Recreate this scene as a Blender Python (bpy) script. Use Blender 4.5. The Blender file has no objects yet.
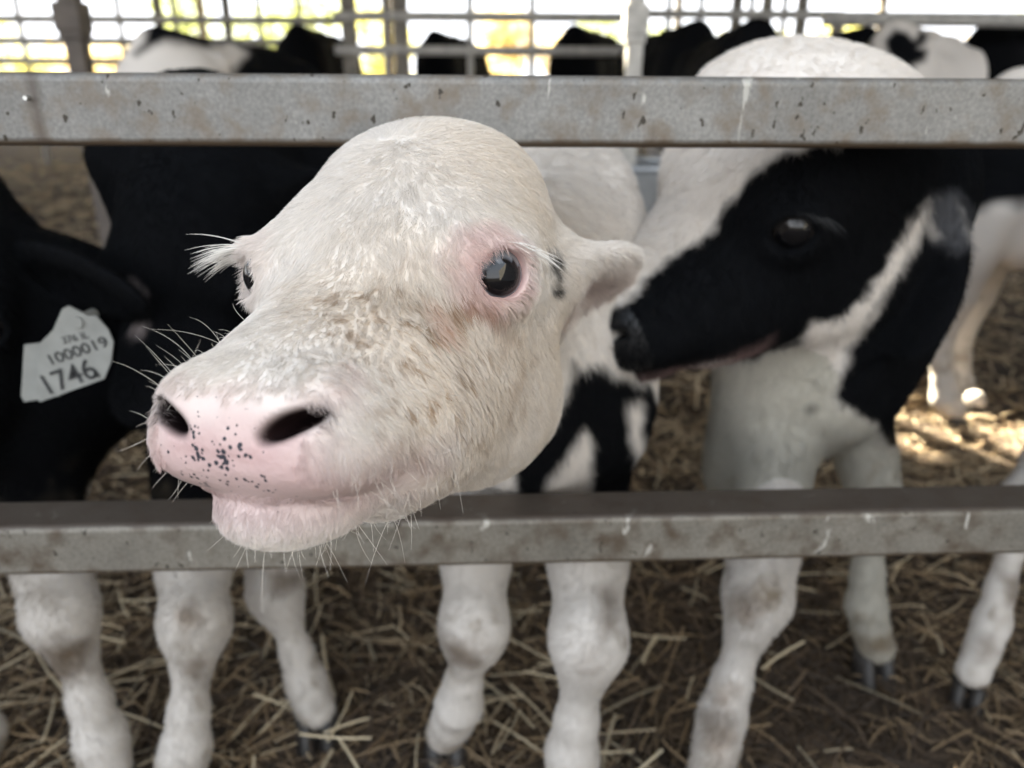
import bpy, math, time
import numpy as np
from mathutils import Vector, Matrix

sc = bpy.context.scene
COL = sc.collection

# ------------------------------------------------------------------ camera
H = 0.85
PITCH = math.radians(20.84)
ROLL = math.radians(0.357)
cam_d = bpy.data.cameras.new('camera')
cam = bpy.data.objects.new('camera', cam_d)
COL.objects.link(cam)
cam_d.sensor_width = 36.0
cam_d.lens = 27.0
cam.location = (0, 0, H)
cam.rotation_euler = (Matrix.Rotation(math.pi / 2 - PITCH, 3, 'X') @ Matrix.Rotation(ROLL, 3, 'Z')).to_euler()
cam_d.clip_start = 0.05
cam_d.clip_end = 200
cam_d.dof.use_dof = True
cam_d.dof.focus_distance = 0.43
cam_d.dof.aperture_fstop = 5.2
sc.camera = cam

# ------------------------------------------------------------------ light and exposure
world = bpy.data.worlds.new('overcast_sky')
sc.world = world
world.use_nodes = True
wn = world.node_tree
for n in list(wn.nodes):
    wn.nodes.remove(n)
wo = wn.nodes.new('ShaderNodeOutputWorld')
wb = wn.nodes.new('ShaderNodeBackground')
wb.inputs['Strength'].default_value = 3.0
wr = wn.nodes.new('ShaderNodeValToRGB')
wr.color_ramp.elements[0].position = 0.47
wr.color_ramp.elements[0].color = (0.16, 0.14, 0.11, 1)
wr.color_ramp.elements[1].position = 0.52
wr.color_ramp.elements[1].color = (0.95, 0.97, 1.0, 1)
e = wr.color_ramp.elements.new(1.0)
e.color = (0.70, 0.83, 1.0, 1)
wt = wn.nodes.new('ShaderNodeTexCoord')
ws = wn.nodes.new('ShaderNodeSeparateXYZ')
wm = wn.nodes.new('ShaderNodeMath'); wm.operation = 'MULTIPLY_ADD'
wm.inputs[1].default_value = 0.5; wm.inputs[2].default_value = 0.5
wn.links.new(wt.outputs['Generated'], ws.inputs[0])
wn.links.new(ws.outputs['Z'], wm.inputs[0])
wn.links.new(wm.outputs[0], wr.inputs[0])
wn.links.new(wr.outputs[0], wb.inputs[0])
wn.links.new(wb.outputs[0], wo.inputs[0])

SUN_DIR = Vector((-0.50, 0.85, 0.78)).normalized()      # towards the sun
sd = bpy.data.lights.new('sun', 'SUN')
sd.energy = 75.0
sd.angle = math.radians(0.53)
sd.color = (1.0, 0.90, 0.70)
sun = bpy.data.objects.new('sun', sd)
COL.objects.link(sun)
sun.rotation_euler = SUN_DIR.to_track_quat('Z', 'Y').to_euler()
sun.location = SUN_DIR * 20

sc.view_settings.view_transform = 'Standard'
sc.view_settings.look = 'None'
sc.view_settings.gamma = 1.0
sc.view_settings.use_curve_mapping = False
sc.view_settings.exposure = 0.0

# ------------------------------------------------------------------ helpers
cp, sp = math.cos(PITCH), math.sin(PITCH)
cr, sr = math.cos(ROLL), math.sin(ROLL)
def at(px, py, Y):
    """the point of the place seen at (px, py) in the photograph, Y metres in front of the photographer"""
    u, v = px - 512.0, py - 384.0
    a = (cr * u + sr * v) / 768.0
    b = (-sr * u + cr * v) / 768.0
    d = np.array([a, cp - b * sp, -sp - b * cp])
    p = d * (Y / d[1])
    return np.array([p[0], p[1], p[2] + H])
def grd(px, py):
    """the point of the ground seen at (px, py)"""
    d = at(px, py, 1.0) - np.array([0, 0, H])
    p = d * (-H / d[2])
    return np.array([p[0], p[1], 0.0])

def tag(o, label=None, cat=None, group=None, kind=None):
    if label: o['label'] = label
    if cat: o['category'] = cat
    if group: o['group'] = group
    if kind: o['kind'] = kind
    return o
def empty(name, loc):
    o = bpy.data.objects.new(name, None)
    COL.objects.link(o)
    o.location = [float(c) for c in loc]
    o.empty_display_size = 0.1
    return o

def mesh_np(name, V, F, mat=None, parent=None, smooth=True, col=None, attrs=None):
    """V (n,3); F (m,4) or (m,3)"""
    F = np.asarray(F)
    V = np.asarray(V, dtype=np.float32)
    me = bpy.data.meshes.new(name)
    k = F.shape[1]
    me.vertices.add(len(V)); me.loops.add(F.size); me.polygons.add(len(F))
    me.vertices.foreach_set('co', V.ravel())
    me.loops.foreach_set('vertex_index', F.astype(np.int32).ravel())
    me.polygons.foreach_set('loop_start', np.arange(0, F.size, k, dtype=np.int32))
    me.update(calc_edges=True)
    me.validate()
    if smooth:
        me.polygons.foreach_set('use_smooth', np.ones(len(me.polygons), dtype=bool))
    if col is not None:
        a = me.color_attributes.new('Col', 'FLOAT_COLOR', 'POINT')
        c = np.ones((len(V), 4), dtype=np.float32); c[:, :3] = col
        a.data.foreach_set('color', c.ravel())
    for nm, arr in (attrs or {}).items():
        a = me.attributes.new(nm, 'FLOAT', 'POINT')
        a.data.foreach_set('value', np.asarray(arr, dtype=np.float32))
    if mat: me.materials.append(mat)
    o = bpy.data.objects.new(name, me)
    COL.objects.link(o)
    if parent is not None:
        o.parent = parent
        o.matrix_parent_inverse = Matrix.Translation(-Vector(parent.location))
    return o

class MB:
    """collects simple shapes into one mesh"""
    def __init__(s): s.V = []; s.F = []; s.n = 0
    def add(s, V, F):
        s.V.append(np.asarray(V, float)); s.F += [tuple(i + s.n for i in f) for f in F]; s.n += len(V)
    def box(s, c, size, R=None, bev=0.0):
        x, y, z = [q / 2 for q in size]
        if bev <= 0:
            V = np.array([[a, b, d] for a in (-x, x) for b in (-y, y) for d in (-z, z)])
            F = [(0, 1, 3, 2), (4, 6, 7, 5), (0, 4, 5, 1), (2, 3, 7, 6), (0, 2, 6, 4), (1, 5, 7, 3)]
        else:
            V, F = rounded_bar(2 * x, 2 * y, 2 * z, bev)
        if R is not None: V = V @ np.asarray(R).T
        s.add(V + np.asarray(c), F)
    def tube(s, pts, r, n=10, cap=True):
        pts = [np.asarray(p, float) for p in pts]
        if np.isscalar(r): r = [r] * len(pts)
        V = []
        t0 = pts[1] - pts[0]
        a = np.array([0, 0, 1.0]) if abs(t0[2]) < 0.9 * np.linalg.norm(t0) else np.array([1.0, 0, 0])
        for i, p in enumerate(pts):
            t = pts[min(i + 1, len(pts) - 1)] - pts[max(i - 1, 0)]
            t = t / (np.linalg.norm(t) + 1e-9)
            u = np.cross(t, a); u /= np.linalg.norm(u) + 1e-9
            w = np.cross(t, u)
            for k in range(n):
                q = 2 * math.pi * k / n
                V.append(p + r[i] * (math.cos(q) * u + math.sin(q) * w))
        F = []
        for i in range(len(pts) - 1):
            for k in range(n):
                k2 = (k + 1) % n
                F.append((i * n + k, i * n + k2, (i + 1) * n + k2, (i + 1) * n + k))
        if cap:
            F.append(tuple(range(n - 1, -1, -1))); F.append(tuple((len(pts) - 1) * n + k for k in range(n)))
        s.add(V, F)
    def build(s, name, mat, parent=None, smooth=False):
        me = bpy.data.meshes.new(name)
        V = np.concatenate(s.V)
        me.from_pydata([tuple(v) for v in V], [], s.F)
        me.update()
        if smooth:
            me.polygons.foreach_set('use_smooth', np.ones(len(me.polygons), dtype=bool))
        if mat: me.materials.append(mat)
        o = bpy.data.objects.new(name, me)
        COL.objects.link(o)
        if parent is not None:
            o.parent = parent
            o.matrix_parent_inverse = Matrix.Translation(-Vector(parent.location))
        return o

def rounded_bar(lx, ly, lz, r, n=5):
    """a bar along x with rounded long edges"""
    prof = []
    for cy, cz, a0 in ((ly / 2 - r, lz / 2 - r, 0), (-ly / 2 + r, lz / 2 - r, 90), (-ly / 2 + r, -lz / 2 + r, 180), (ly / 2 - r, -lz / 2 + r, 270)):
        for k in range(n):
            q = math.radians(a0 + 90 * k / (n - 1))
            prof.append((cy + r * math.cos(q), cz + r * math.sin(q)))
    m = len(prof)
    V = [(x, y, z) for x in (-lx / 2, lx / 2) for (y, z) in prof]
    F = [(k, (k + 1) % m, m + (k + 1) % m, m + k) for k in range(m)]
    F.append(tuple(range(m - 1, -1, -1))); F.append(tuple(range(m, 2 * m)))
    return np.array(V), F

# value noise
def _hash(i, j, k, seed):
    h = (i.astype(np.uint32) * np.uint32(374761393) + j.astype(np.uint32) * np.uint32(668265263)
         + k.astype(np.uint32) * np.uint32(2147483647) + np.uint32(seed * 1013904223 & 0xffffffff))
    h = (h ^ (h >> np.uint32(13))) * np.uint32(1274126177)
    h = h ^ (h >> np.uint32(16))
    return (h & np.uint32(0xffffff)).astype(np.float32) / np.float32(0xffffff)
def noise(P, scale, seed=0, octaves=1):
    out = np.zeros(len(P), np.float32); amp = 1.0; tot = 0
    for o in range(octaves):
        Q = P * scale * (2 ** o) + 1000.0
        I = np.floor(Q).astype(np.int64); f = (Q - I).astype(np.float32)
        f = f * f * (3 - 2 * f)
        v = 0
        for a in (0, 1):
            for b in (0, 1):
                for c in (0, 1):
                    w = (f[:, 0] if a else 1 - f[:, 0]) * (f[:, 1] if b else 1 - f[:, 1]) * (f[:, 2] if c else 1 - f[:, 2])
                    v = v + w * _hash(I[:, 0] + a, I[:, 1] + b, I[:, 2] + c, seed + o * 7)
        out += amp * v; tot += amp; amp *= 0.5
    return out / tot * 2 - 1

# ------------------------------------------------------------------ materials
def new_mat(name):
    m = bpy.data.materials.new(name); m.use_nodes = True
    nt = m.node_tree
    b = nt.nodes['Principled BSDF']
    return m, nt, b
def simple_mat(name, col, rough=0.6, metal=0.0, var=0.0, vscale=20, bump=0.0, spec=0.5):
    m, nt, b = new_mat(name)
    b.inputs['Base Color'].default_value = (*col, 1)
    b.inputs['Roughness'].default_value = rough
    b.inputs['Metallic'].default_value = metal
    b.inputs['Specular IOR Level'].default_value = spec
    if var > 0 or bump > 0:
        tc = nt.nodes.new('ShaderNodeTexCoord')
        nz = nt.nodes.new('ShaderNodeTexNoise'); nz.inputs['Scale'].default_value = vscale; nz.inputs['Detail'].default_value = 5
        nt.links.new(tc.outputs['Object'], nz.inputs['Vector'])
        if var > 0:
            cr_ = nt.nodes.new('ShaderNodeValToRGB')
            cr_.color_ramp.elements[0].position = 0.3; cr_.color_ramp.elements[1].position = 0.7
            cr_.color_ramp.elements[0].color = (*[c * (1 - var) for c in col], 1)
            cr_.color_ramp.elements[1].color = (*[min(1, c * (1 + var)) for c in col], 1)
            nt.links.new(nz.outputs['Fac'], cr_.inputs[0]); nt.links.new(cr_.outputs[0], b.inputs['Base Color'])
        if bump > 0:
            bp = nt.nodes.new('ShaderNodeBump'); bp.inputs['Strength'].default_value = bump; bp.inputs['Distance'].default_value = 0.01
            nt.links.new(nz.outputs['Fac'], bp.inputs['Height']); nt.links.new(bp.outputs[0], b.inputs['Normal'])
    return m

def skin_mat(name):
    """hide: colour and wetness come from the mesh attributes"""
    m, nt, b = new_mat(name)
    at_ = nt.nodes.new('ShaderNodeAttribute'); at_.attribute_name = 'Col'
    we = nt.nodes.new('ShaderNodeAttribute'); we.attribute_name = 'wet'
    tc = nt.nodes.new('ShaderNodeTexCoord')
    nz = nt.nodes.new('ShaderNodeTexNoise'); nz.inputs['Scale'].default_value = 260; nz.inputs['Detail'].default_value = 3
    nt.links.new(tc.outputs['Object'], nz.inputs['Vector'])
    bp = nt.nodes.new('ShaderNodeBump'); bp.inputs['Strength'].default_value = 0.35; bp.inputs['Distance'].default_value = 0.002
    nt.links.new(nz.outputs['Fac'], bp.inputs['Height']); nt.links.new(bp.outputs[0], b.inputs['Normal'])
    nt.links.new(at_.outputs['Color'], b.inputs['Base Color'])
    mp = nt.nodes.new('ShaderNodeMapRange')
    mp.inputs['To Min'].default_value = 0.85; mp.inputs['To Max'].default_value = 0.30
    nt.links.new(we.outputs['Fac'], mp.inputs['Value']); nt.links.new(mp.outputs[0], b.inputs['Roughness'])
    ms = nt.nodes.new('ShaderNodeMapRange'); ms.inputs['To Min'].default_value = 0.06; ms.inputs['To Max'].default_value = 0.5
    nt.links.new(we.outputs['Fac'], ms.inputs['Value']); nt.links.new(ms.outputs[0], b.inputs['Specular IOR Level'])
    b.inputs['Subsurface Weight'].default_value = 0.0
    return m
def fur_mat(name):
    m, nt, b = new_mat(name)
    at_ = nt.nodes.new('ShaderNodeAttribute'); at_.attribute_name = 'hair_colour'
    nt.links.new(at_.outputs['Color'], b.inputs['Base Color'])
    b.inputs['Roughness'].default_value = 0.65
    b.inputs['Specular IOR Level'].default_value = 0.09
    return m
M_HIDE = skin_mat('calf_hide')
M_FUR = fur_mat('calf_fur')
M_HOOF = simple_mat('hoof_horn', (0.018, 0.015, 0.013), 0.55, var=0.4, vscale=60)
M_WHISK = simple_mat('whisker', (0.75, 0.70, 0.62), 0.4)

# ------------------------------------------------------------------ signed distance modelling
class Cone:
    def __init__(s, a, b, ra, rb, k=0.03):
        s.a = np.asarray(a, np.float32); s.b = np.asarray(b, np.float32); s.ra = ra; s.rb = rb; s.k = k; s.sub = False
    def d(s, P):
        ba = s.b - s.a; l2 = float(ba @ ba) + 1e-9
        pa = P - s.a
        t = np.clip(pa @ ba / l2, 0, 1)
        q = pa - t[:, None] * ba
        return np.sqrt((q * q).sum(1)) - (s.ra + (s.rb - s.ra) * t)
    def moved(s, R, T, sc_):
        c = Cone(R @ s.a * sc_ + T, R @ s.b * sc_ + T, s.ra * sc_, s.rb * sc_, s.k * sc_); c.sub = s.sub; return c
class Ell:
    def __init__(s, c, r, k=0.03, R=None, sub=False):
        s.c = np.asarray(c, np.float32); s.r = np.asarray(r, np.float32); s.k = k
        s.R = np.eye(3, dtype=np.float32) if R is None else np.asarray(R, np.float32); s.sub = sub
    def d(s, P):
        q = (P - s.c) @ s.R
        k0 = np.sqrt(((q / s.r) ** 2).sum(1)); k1 = np.sqrt(((q / (s.r * s.r)) ** 2).sum(1)) + 1e-6
        d = k0 * (k0 - 1) / k1
        return np.where(k0 < 0.05, -s.r.min(), d)
    def moved(s, R, T, sc_):
        return Ell(R @ s.c * sc_ + T, s.r * sc_, s.k * sc_, R @ s.R, s.sub)

def frame(y, z):
    """columns x, y, z: y along the first vector, z as near as can be to the second"""
    y = np.asarray(y, float); y = y / np.linalg.norm(y)
    z = np.asarray(z, float); z = z - y * (z @ y); z = z / np.linalg.norm(z)
    return np.stack([np.cross(y, z), y, z], 1).astype(np.float32)

def sdf_eval(prims, P):
    d = None
    for p in prims:
        e_ = p.d(P)
        if d is None: d = e_; continue
        if p.sub:
            e_ = -e_
            h = np.clip(0.5 - 0.5 * (d - e_) / p.k, 0, 1)
            d = d + (e_ - d) * h + p.k * h * (1 - h)
        else:
            h = np.clip(0.5 + 0.5 * (d - e_) / p.k, 0, 1)
            d = d + (e_ - d) * h - p.k * h * (1 - h)
    return d

def sdf_mesh(prims, h, B=12):
    lo = np.array([1e9] * 3); hi = -lo
    for p in prims:
        if p.sub: continue
        if isinstance(p, Cone):
            for q, r in ((p.a, p.ra), (p.b, p.rb)):
                lo = np.minimum(lo, q - r); hi = np.maximum(hi, q + r)
        else:
            ext = np.sqrt(((p.R * p.r) ** 2).sum(1))
            lo = np.minimum(lo, p.c - ext); hi = np.maximum(hi, p.c + ext)
    lo -= 0.02 + 2 * h; hi += 0.02 + 2 * h
    nb = np.ceil((hi - lo) / (h * B)).astype(int)
    bi = np.stack(np.meshgrid(*[np.arange(n) for n in nb], indexing='ij'), -1).reshape(-1, 3)
    cen = (lo + (bi + 0.5) * B * h).astype(np.float32)
    D = np.stack([p.d(cen) for p in prims])                     # prims x blocks
    half = B * h * 0.87 * 1.15
    dc = sdf_eval(prims, cen)
    act = np.abs(dc) < half * 1.6
    V = np.empty(tuple(nb * B + 1), np.float32)
    rep = dc.reshape(nb)
    rep = np.repeat(np.repeat(np.repeat(rep, B, 0), B, 1), B, 2)
    V[:-1, :-1, :-1] = rep; V[-1] = 1; V[:, -1] = 1; V[:, :, -1] = 1
    g = np.stack(np.meshgrid(*[np.arange(B + 1)] * 3, indexing='ij'), -1).reshape(-1, 3).astype(np.float32) * h
    for idx in np.nonzero(act)[0]:
        b0 = bi[idx] * B
        P = (lo + b0 * h).astype(np.float32) + g
        sel = [p for p, dd in zip(prims, D[:, idx]) if dd < half + p.k + 0.004]
        if not sel or sel[0].sub: sel = [prims[0]] + sel
        v = sdf_eval(sel, P).reshape(B + 1, B + 1, B + 1)
        V[b0[0]:b0[0] + B + 1, b0[1]:b0[1] + B + 1, b0[2]:b0[2] + B + 1] = v
    S = V < 0
    n = np.array(V.shape)
    cnt = np.zeros(n - 1, np.int8)
    for a in (0, 1):
        for b in (0, 1):
            for c in (0, 1):
                cnt += S[a:n[0] - 1 + a, b:n[1] - 1 + b, c:n[2] - 1 + c]
    cells = np.argwhere((cnt > 0) & (cnt < 8))
    idm = np.full(n - 1, -1, np.int32)
    idm[cells[:, 0], cells[:, 1], cells[:, 2]] = np.arange(len(cells))
    acc = np.zeros((len(cells), 3)); num = np.zeros(len(cells))
    for ax in range(3):
        o1, o2 = [q for q in range(3) if q != ax]
        for a in (0, 1):
            for b in (0, 1):
                c0 = cells.copy(); c0[:, o1] += a; c0[:, o2] += b
                c1 = c0.copy(); c1[:, ax] += 1
                v0 = V[c0[:, 0], c0[:, 1], c0[:, 2]]; v1 = V[c1[:, 0], c1[:, 1], c1[:, 2]]
                m = (v0 < 0) != (v1 < 0)
                t = np.where(m, v0 / np.where(m, v0 - v1, 1), 0)
                t = np.clip(t, 0, 1)
                p = c0.astype(float); p[:, ax] += t
                acc[m] += p[m]; num[m] += 1
    vert = lo + acc / num[:, None] * h
    faces = []
    for ax in range(3):
        o1, o2 = (ax + 1) % 3, (ax + 2) % 3
        sl0 = [slice(1, -1)] * 3; sl1 = [slice(1, -1)] * 3
        sl0[ax] = slice(0, -1); sl1[ax] = slice(1, None)
        s0 = S[tuple(sl0)]; s1 = S[tuple(sl1)]
        e_ = np.argwhere(s0 != s1)
        sgn = s0[e_[:, 0], e_[:, 1], e_[:, 2]]
        off = np.array([1, 1, 1]); off[ax] = 0
        e_ = e_ + off
        q = []
        for a, b in ((1, 1), (0, 1), (0, 0), (1, 0)):
            c = e_.copy(); c[:, o1] -= a; c[:, o2] -= b
            q.append(idm[c[:, 0], c[:, 1], c[:, 2]])
        q = np.stack(q, 1)
        q[~sgn] = q[~sgn][:, ::-1]
        q = q[(q >= 0).all(1)]
        faces.append(q)
    return vert.astype(np.float32), np.concatenate(faces)

def vert_normals(V, F):
    n = np.cross(V[F[:, 2]] - V[F[:, 0]], V[F[:, 3]] - V[F[:, 1]])
    out = np.zeros_like(V)
    for k in range(4):
        for a in range(3):
            out[:, a] += np.bincount(F[:, k], n[:, a], len(V))
    return out / (np.linalg.norm(out, axis=1, keepdims=True) + 1e-12), np.linalg.norm(n, axis=1) / 2

def curves_obj(name, P, rad, col, mat, parent):
    """P (n, m, 3) hair points, rad (n, m), col (n, 3)"""
    n, m = P.shape[:2]
    hc = bpy.data.hair_curves.new(name)
    hc.add_curves([m] * n)
    hc.position_data.foreach_set('vector', np.ascontiguousarray(P, np.float32).ravel())
    ra = hc.attributes.get('radius') or hc.attributes.new('radius', 'FLOAT', 'POINT')
    ra.data.foreach_set('value', np.ascontiguousarray(rad, np.float32).ravel())
    ca = hc.attributes.new('hair_colour', 'FLOAT_COLOR', 'CURVE')
    c = np.ones((n, 4), np.float32); c[:, :3] = col
    ca.data.foreach_set('color', c.ravel())
    hc.materials.append(mat)
    o = bpy.data.objects.new(name, hc)
    COL.objects.link(o)
    if parent is not None:
        o.parent = parent
        o.matrix_parent_inverse = Matrix.Translation(-Vector(parent.location))
    return o

# ------------------------------------------------------------------ calf: head, body and legs
def mirror(fn):
    return fn(1) + fn(-1)
HS = np.array([1.08, 1.10, 1.17], np.float32)          # head proportions: lateral, length, depth
EYE_C = np.array([0.0655, 0.022, 0.002]); EYE_R = 0.0185
EYE_TURN = {}                     # an eye turned further forward than usual
def eye_dir(s):
    v = np.array(EYE_TURN.get(s, (s * 0.70, 0.68, 0.17))); return v / np.linalg.norm(v)
def eye_pos(s):
    return EYE_C * (s, 1, 1) + (np.array([.0035, .006, 0]) * (s, 1, 1) if s in EYE_TURN else 0)

def head_prims(R, T, s, fine=True, ears=None, mouth=True):
    """R columns: lateral, nose, crown. T: point between the eyes"""
    L = []
    L.append(Ell((0, -.038, .002), (.069, .074, .058), .02))
    L.append(Ell((0, -.046, .038), (.060, .040, .032), .04))
    L.append(Ell((0, -.020, .010), (.060, .070, .040), .03))
    L.append(Cone((0, -.02, -.010), (0, .085, -.040), .053, .041, .03))
    L.append(Cone((0, .02, -.040), (0, .105, -.046), .044, .036, .03))
    for q in (1, -1):
        L.append(Ell((q * .046, .008, .000), (.028, .036, .030), .03))
        L.append(Ell((q * .031, -.030, -.060), (.042, .064, .060), .03))
        L.append(Cone((q * .030, -.065, -.094), (q * .017, .070, -.074), .034, .026, .03))
        L.append(Ell((q * .032, .050, -.048), (.032, .066, .038), .03))
    # muzzle
    L.append(Ell((0, .116, -.041), (.044, .042, .027), .025))
    L.append(Ell((0, .136, -.038), (.030, .020, .022), .014))
    for q in (1, -1):
        L.append(Ell((q * .026, .134, -.028), (.017, .020, .013), .014))
        L.append(Ell((q * .034, .124, -.044), (.014, .028, .017), .016))
        L.append(Ell((q * .022, .120, -.045), (.028, .036, .0150), .014))
    L.append(Ell((0, .1115, -.0730), (.036, .043, .0195), .0075))
    # ears
    for q in (1, -1):
        pass
    # nostrils, mouth
    for q in (1, -1):
        Rn = frame((q * .75, .10, .50), (q * -.35, -.35, .90))
        L.append(Ell((q * .0285, .153, -.029), (.028, .0112, .0038), .004, Rn, True))
    if mouth:
        L.append(Ell((0, .116, -.0575), (.0500, .0470, .0024), .003, frame((0, .93, .37), (0, -.37, .93)), True))
    for p in L:
        if isinstance(p, Cone): p.a = p.a * HS; p.b = p.b * HS; p.ra *= 1.08; p.rb *= 1.08
        else: p.c = p.c * HS; p.r = p.r * (HS if np.allclose(p.R, np.eye(3)) else 1.05)
    # eyes: lids round the ball, almond opening
    for q in (1, -1):
        c = eye_pos(q)
        n = eye_dir(q)
        L.append(Ell(c, (.0217, .0217, .0217), .018))
        Rl = frame(np.cross(n, (0, .2, 1)), n)                 # y along the lid, z outwards
        L.append(Cone(c + Rl @ np.array([0, -.015, .009]) + np.array([0, 0, .009]), c + Rl @ np.array([0, .012, .010]) + np.array([0, 0, .0125]), .006, .0070, .008))
        L.append(Ell(c + n * .0170, (.0135, .0160, .0135), .003, Rl, True))
    return [p.moved(R, np.asarray(T, np.float32), s) for p in L]

def ear_prims(base, tip, facing, width, thick=.010, hollow=True, stem=.020):
    base = np.asarray(base, float); tip = np.asarray(tip, float)
    Re = frame(tip - base, facing)
    ln = np.linalg.norm(tip - base)
    c = (base + tip) / 2
    L = [Ell(c, (width, ln * .56, thick), .012, Re), Cone(base, base + (tip - base) * .3, stem, stem * .8, .02)]
    if hollow:
        L.append(Ell(c + Re[:, 2] * thick * 1.25, (width * .74, ln * .44, thick * 1.05), .006, Re, True))
    return L

def leg_prims(pts, radii, k=.02):
    L = []
    for i in range(len(pts) - 1):
        L.append(Cone(pts[i], pts[i + 1], radii[i], radii[i + 1], k))
    return L

FRONT_R = [.060, .045, .0370, .0250, .0225, .0290, .0265, .0310]
def front_leg(top, knee, fet, hoof, s=1.0):
    """shoulder/elbow, carpus, fetlock, hoof centre on the ground"""
    top, knee, fet, hoof = [np.asarray(v, float) for v in (top, knee, fet, hoof)]
    d = fet - knee
    pts = [top, knee + (top - knee) * .28, knee, knee + d * .26, knee + d * .72, fet, fet + (hoof - fet) * .45 + np.array([0, 0, .012]), hoof + np.array([0, 0, .036])]
    L = leg_prims(pts, [r * s for r in FRONT_R])
    L.append(Ell(knee + np.array([0, -.006, .004]), (.035 * s, .035 * s, .048 * s), .03))
    return L
HIND_R = [.075, .045, .034, .026, .025, .032, .026, .028]
def hind_leg(stifle, hock, fet, hoof, s=1.0):
    stifle, hock, fet, hoof = [np.asarray(v, float) for v in (stifle, hock, fet, hoof)]
    d = fet - hock
    pts = [stifle, stifle + (hock - stifle) * .65, hock, hock + d * .3, hock + d * .72, fet, fet + (hoof - fet) * .45 + np.array([0, 0, .012]), hoof + np.array([0, 0, .036])]
    return leg_prims(pts, [r * s for r in HIND_R])

def hoof_mesh(center, fwd, parent, s=1.0):
    """two claws"""
    mb = MB()
    f = np.array([fwd[0], fwd[1], 0.0]); f /= np.linalg.norm(f); l = np.array([-f[1], f[0], 0])
    for q in (1, -1):
        V = []; n = 14
        rings = [(.0, .030, .0165), (.012, .029, .016), (.030, .026, .0150), (.046, .0225, .0140), (.052, .015, .010)]
        for z, a, b in rings:
            for k in range(n):
                t = 2 * math.pi * k / n
                x = math.cos(t); y = math.sin(t)
                toe = (1.25 if x > 0 else .85)
                p = np.asarray(center, float) + f * ((x * a * toe) - z * .35 + .010) * s + l * (q * .0150 + y * b) * s + np.array([0, 0, z * s - .024])
                V.append(p)
        F = []
        for i in range(len(rings) - 1):
            for k in range(n):
                F.append((i * n + k, i * n + (k + 1) % n, (i + 1) * n + (k + 1) % n, (i + 1) * n + k))
        F.append(tuple(range(n - 1, -1, -1))); F.append(tuple((len(rings) - 1) * n + k for k in range(n)))
        mb.add(V, F)
    return mb.build('hoof', M_HOOF, parent, smooth=True)

def trunk_prims(w, r, s=1.0, width=1.0):
    """w: ground point under the withers, r: ground point under the rump; returns prims of the trunk"""
    w = np.asarray(w, float); r = np.asarray(r, float)
    f = w - r; ln = np.linalg.norm(f); f = f / ln
    R = frame(f, (0, 0, 1))
    def G(x, y, z): return w + f * (x * s) + R[:, 0] * (y * s * width) + np.array([0, 0, z * s])
    W = s * width
    L = [Ell(G(-.02, 0, .635), (.125 * W, .24 * s, .185 * s), .06, R),
         Ell(G(-.30, 0, .625), (.140 * W, .30 * s, .170 * s), .08, R),
         Ell(G(-.56, 0, .685), (.125 * W, .17 * s, .145 * s), .07, R),
         Cone(G(.02, 0, .80), G(-.25, 0, .795), .040 * s, .045 * s, .06),
         Cone(G(-.25, 0, .795), G(-.60, 0, .805), .045 * s, .055 * s, .06),
         Ell(G(.13, 0, .57), (.085 * W, .10 * s, .13 * s), .06, R)]
    for q in (1, -1):
        L.append(Ell(G(.07, q * .085, .62), (.050 * W, .10 * s, .17 * s), .05, R))
        L.append(Ell(G(-.56, q * .080, .60), (.065 * W, .125 * s, .19 * s), .06, R))
        L.append(Ell(G(-.48, q * .085, .78), (.03 * W, .04 * s, .03 * s), .04, R))
    return L, G, f

M_EYE, nt_, b_ = new_mat('wet_dark_eye')
_t = nt_.nodes.new('ShaderNodeTexCoord'); _s = nt_.nodes.new('ShaderNodeSeparateXYZ')
_r = nt_.nodes.new('ShaderNodeValToRGB')
_a = nt_.nodes.new('ShaderNodeAttribute'); _a.attribute_name = 'Col'
nt_.links.new(_a.outputs['Color'], b_.inputs['Base Color'])
nt_.nodes.remove(_t); nt_.nodes.remove(_s); nt_.nodes.remove(_r)
b_.inputs['Roughness'].default_value = 0.06
b_.inputs['Specular IOR Level'].default_value = 0.45
b_.inputs['Coat Weight'].default_value = 0.25
b_.inputs['Coat Roughness'].default_value = 0.02

def eye_mesh(R, T, s, q, parent, iris=(0.10, 0.11, 0.13)):
    c = R @ eye_pos(q) * s + T
    n = R @ eye_dir(q)
    up = R @ np.array([0, .25, 1.0])
    E = frame(np.cross(n, up), n)       # y across, z outwards, x down/up
    nu, nv = 40, 24
    V = []
    for i in range(nv + 1):
        a = math.pi * i / nv
        for k in range(nu):
            b = 2 * math.pi * k / nu
            V.append((math.sin(a) * math.cos(b), math.sin(a) * math.sin(b), math.cos(a)))
    V = np.array(V)
    F = [(i * nu + k, (i + 1) * nu + k, (i + 1) * nu + (k + 1) % nu, i * nu + (k + 1) % nu) for i in range(nv) for k in range(nu)]
    rr = np.ones(len(V)); rr += 0.05 * np.clip((V[:, 2] - .6) / .4, 0, 1)
    up_l = E.T @ up; up_l[2] = 0; up_l /= np.linalg.norm(up_l)
    across = np.array([-up_l[1], up_l[0], 0])
    pu = V @ up_l; pa = V @ across
    pupil = ((pa / .66) ** 2 + ((pu + .14) / .52) ** 2) < 1
    irisr = (pa ** 2 + pu ** 2) < .80 ** 2
    col = np.where(irisr[:, None], np.array([iris]), np.array([[.10, .07, .065]]))
    col = np.where((pupil & (V[:, 2] > 0))[:, None], np.array([[.004, .004, .005]]), col)
    W = (V * (EYE_R * s * rr)[:, None]) @ E.T + c
    return mesh_np('eye', W, np.array(F), M_EYE, parent, True, col)

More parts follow.
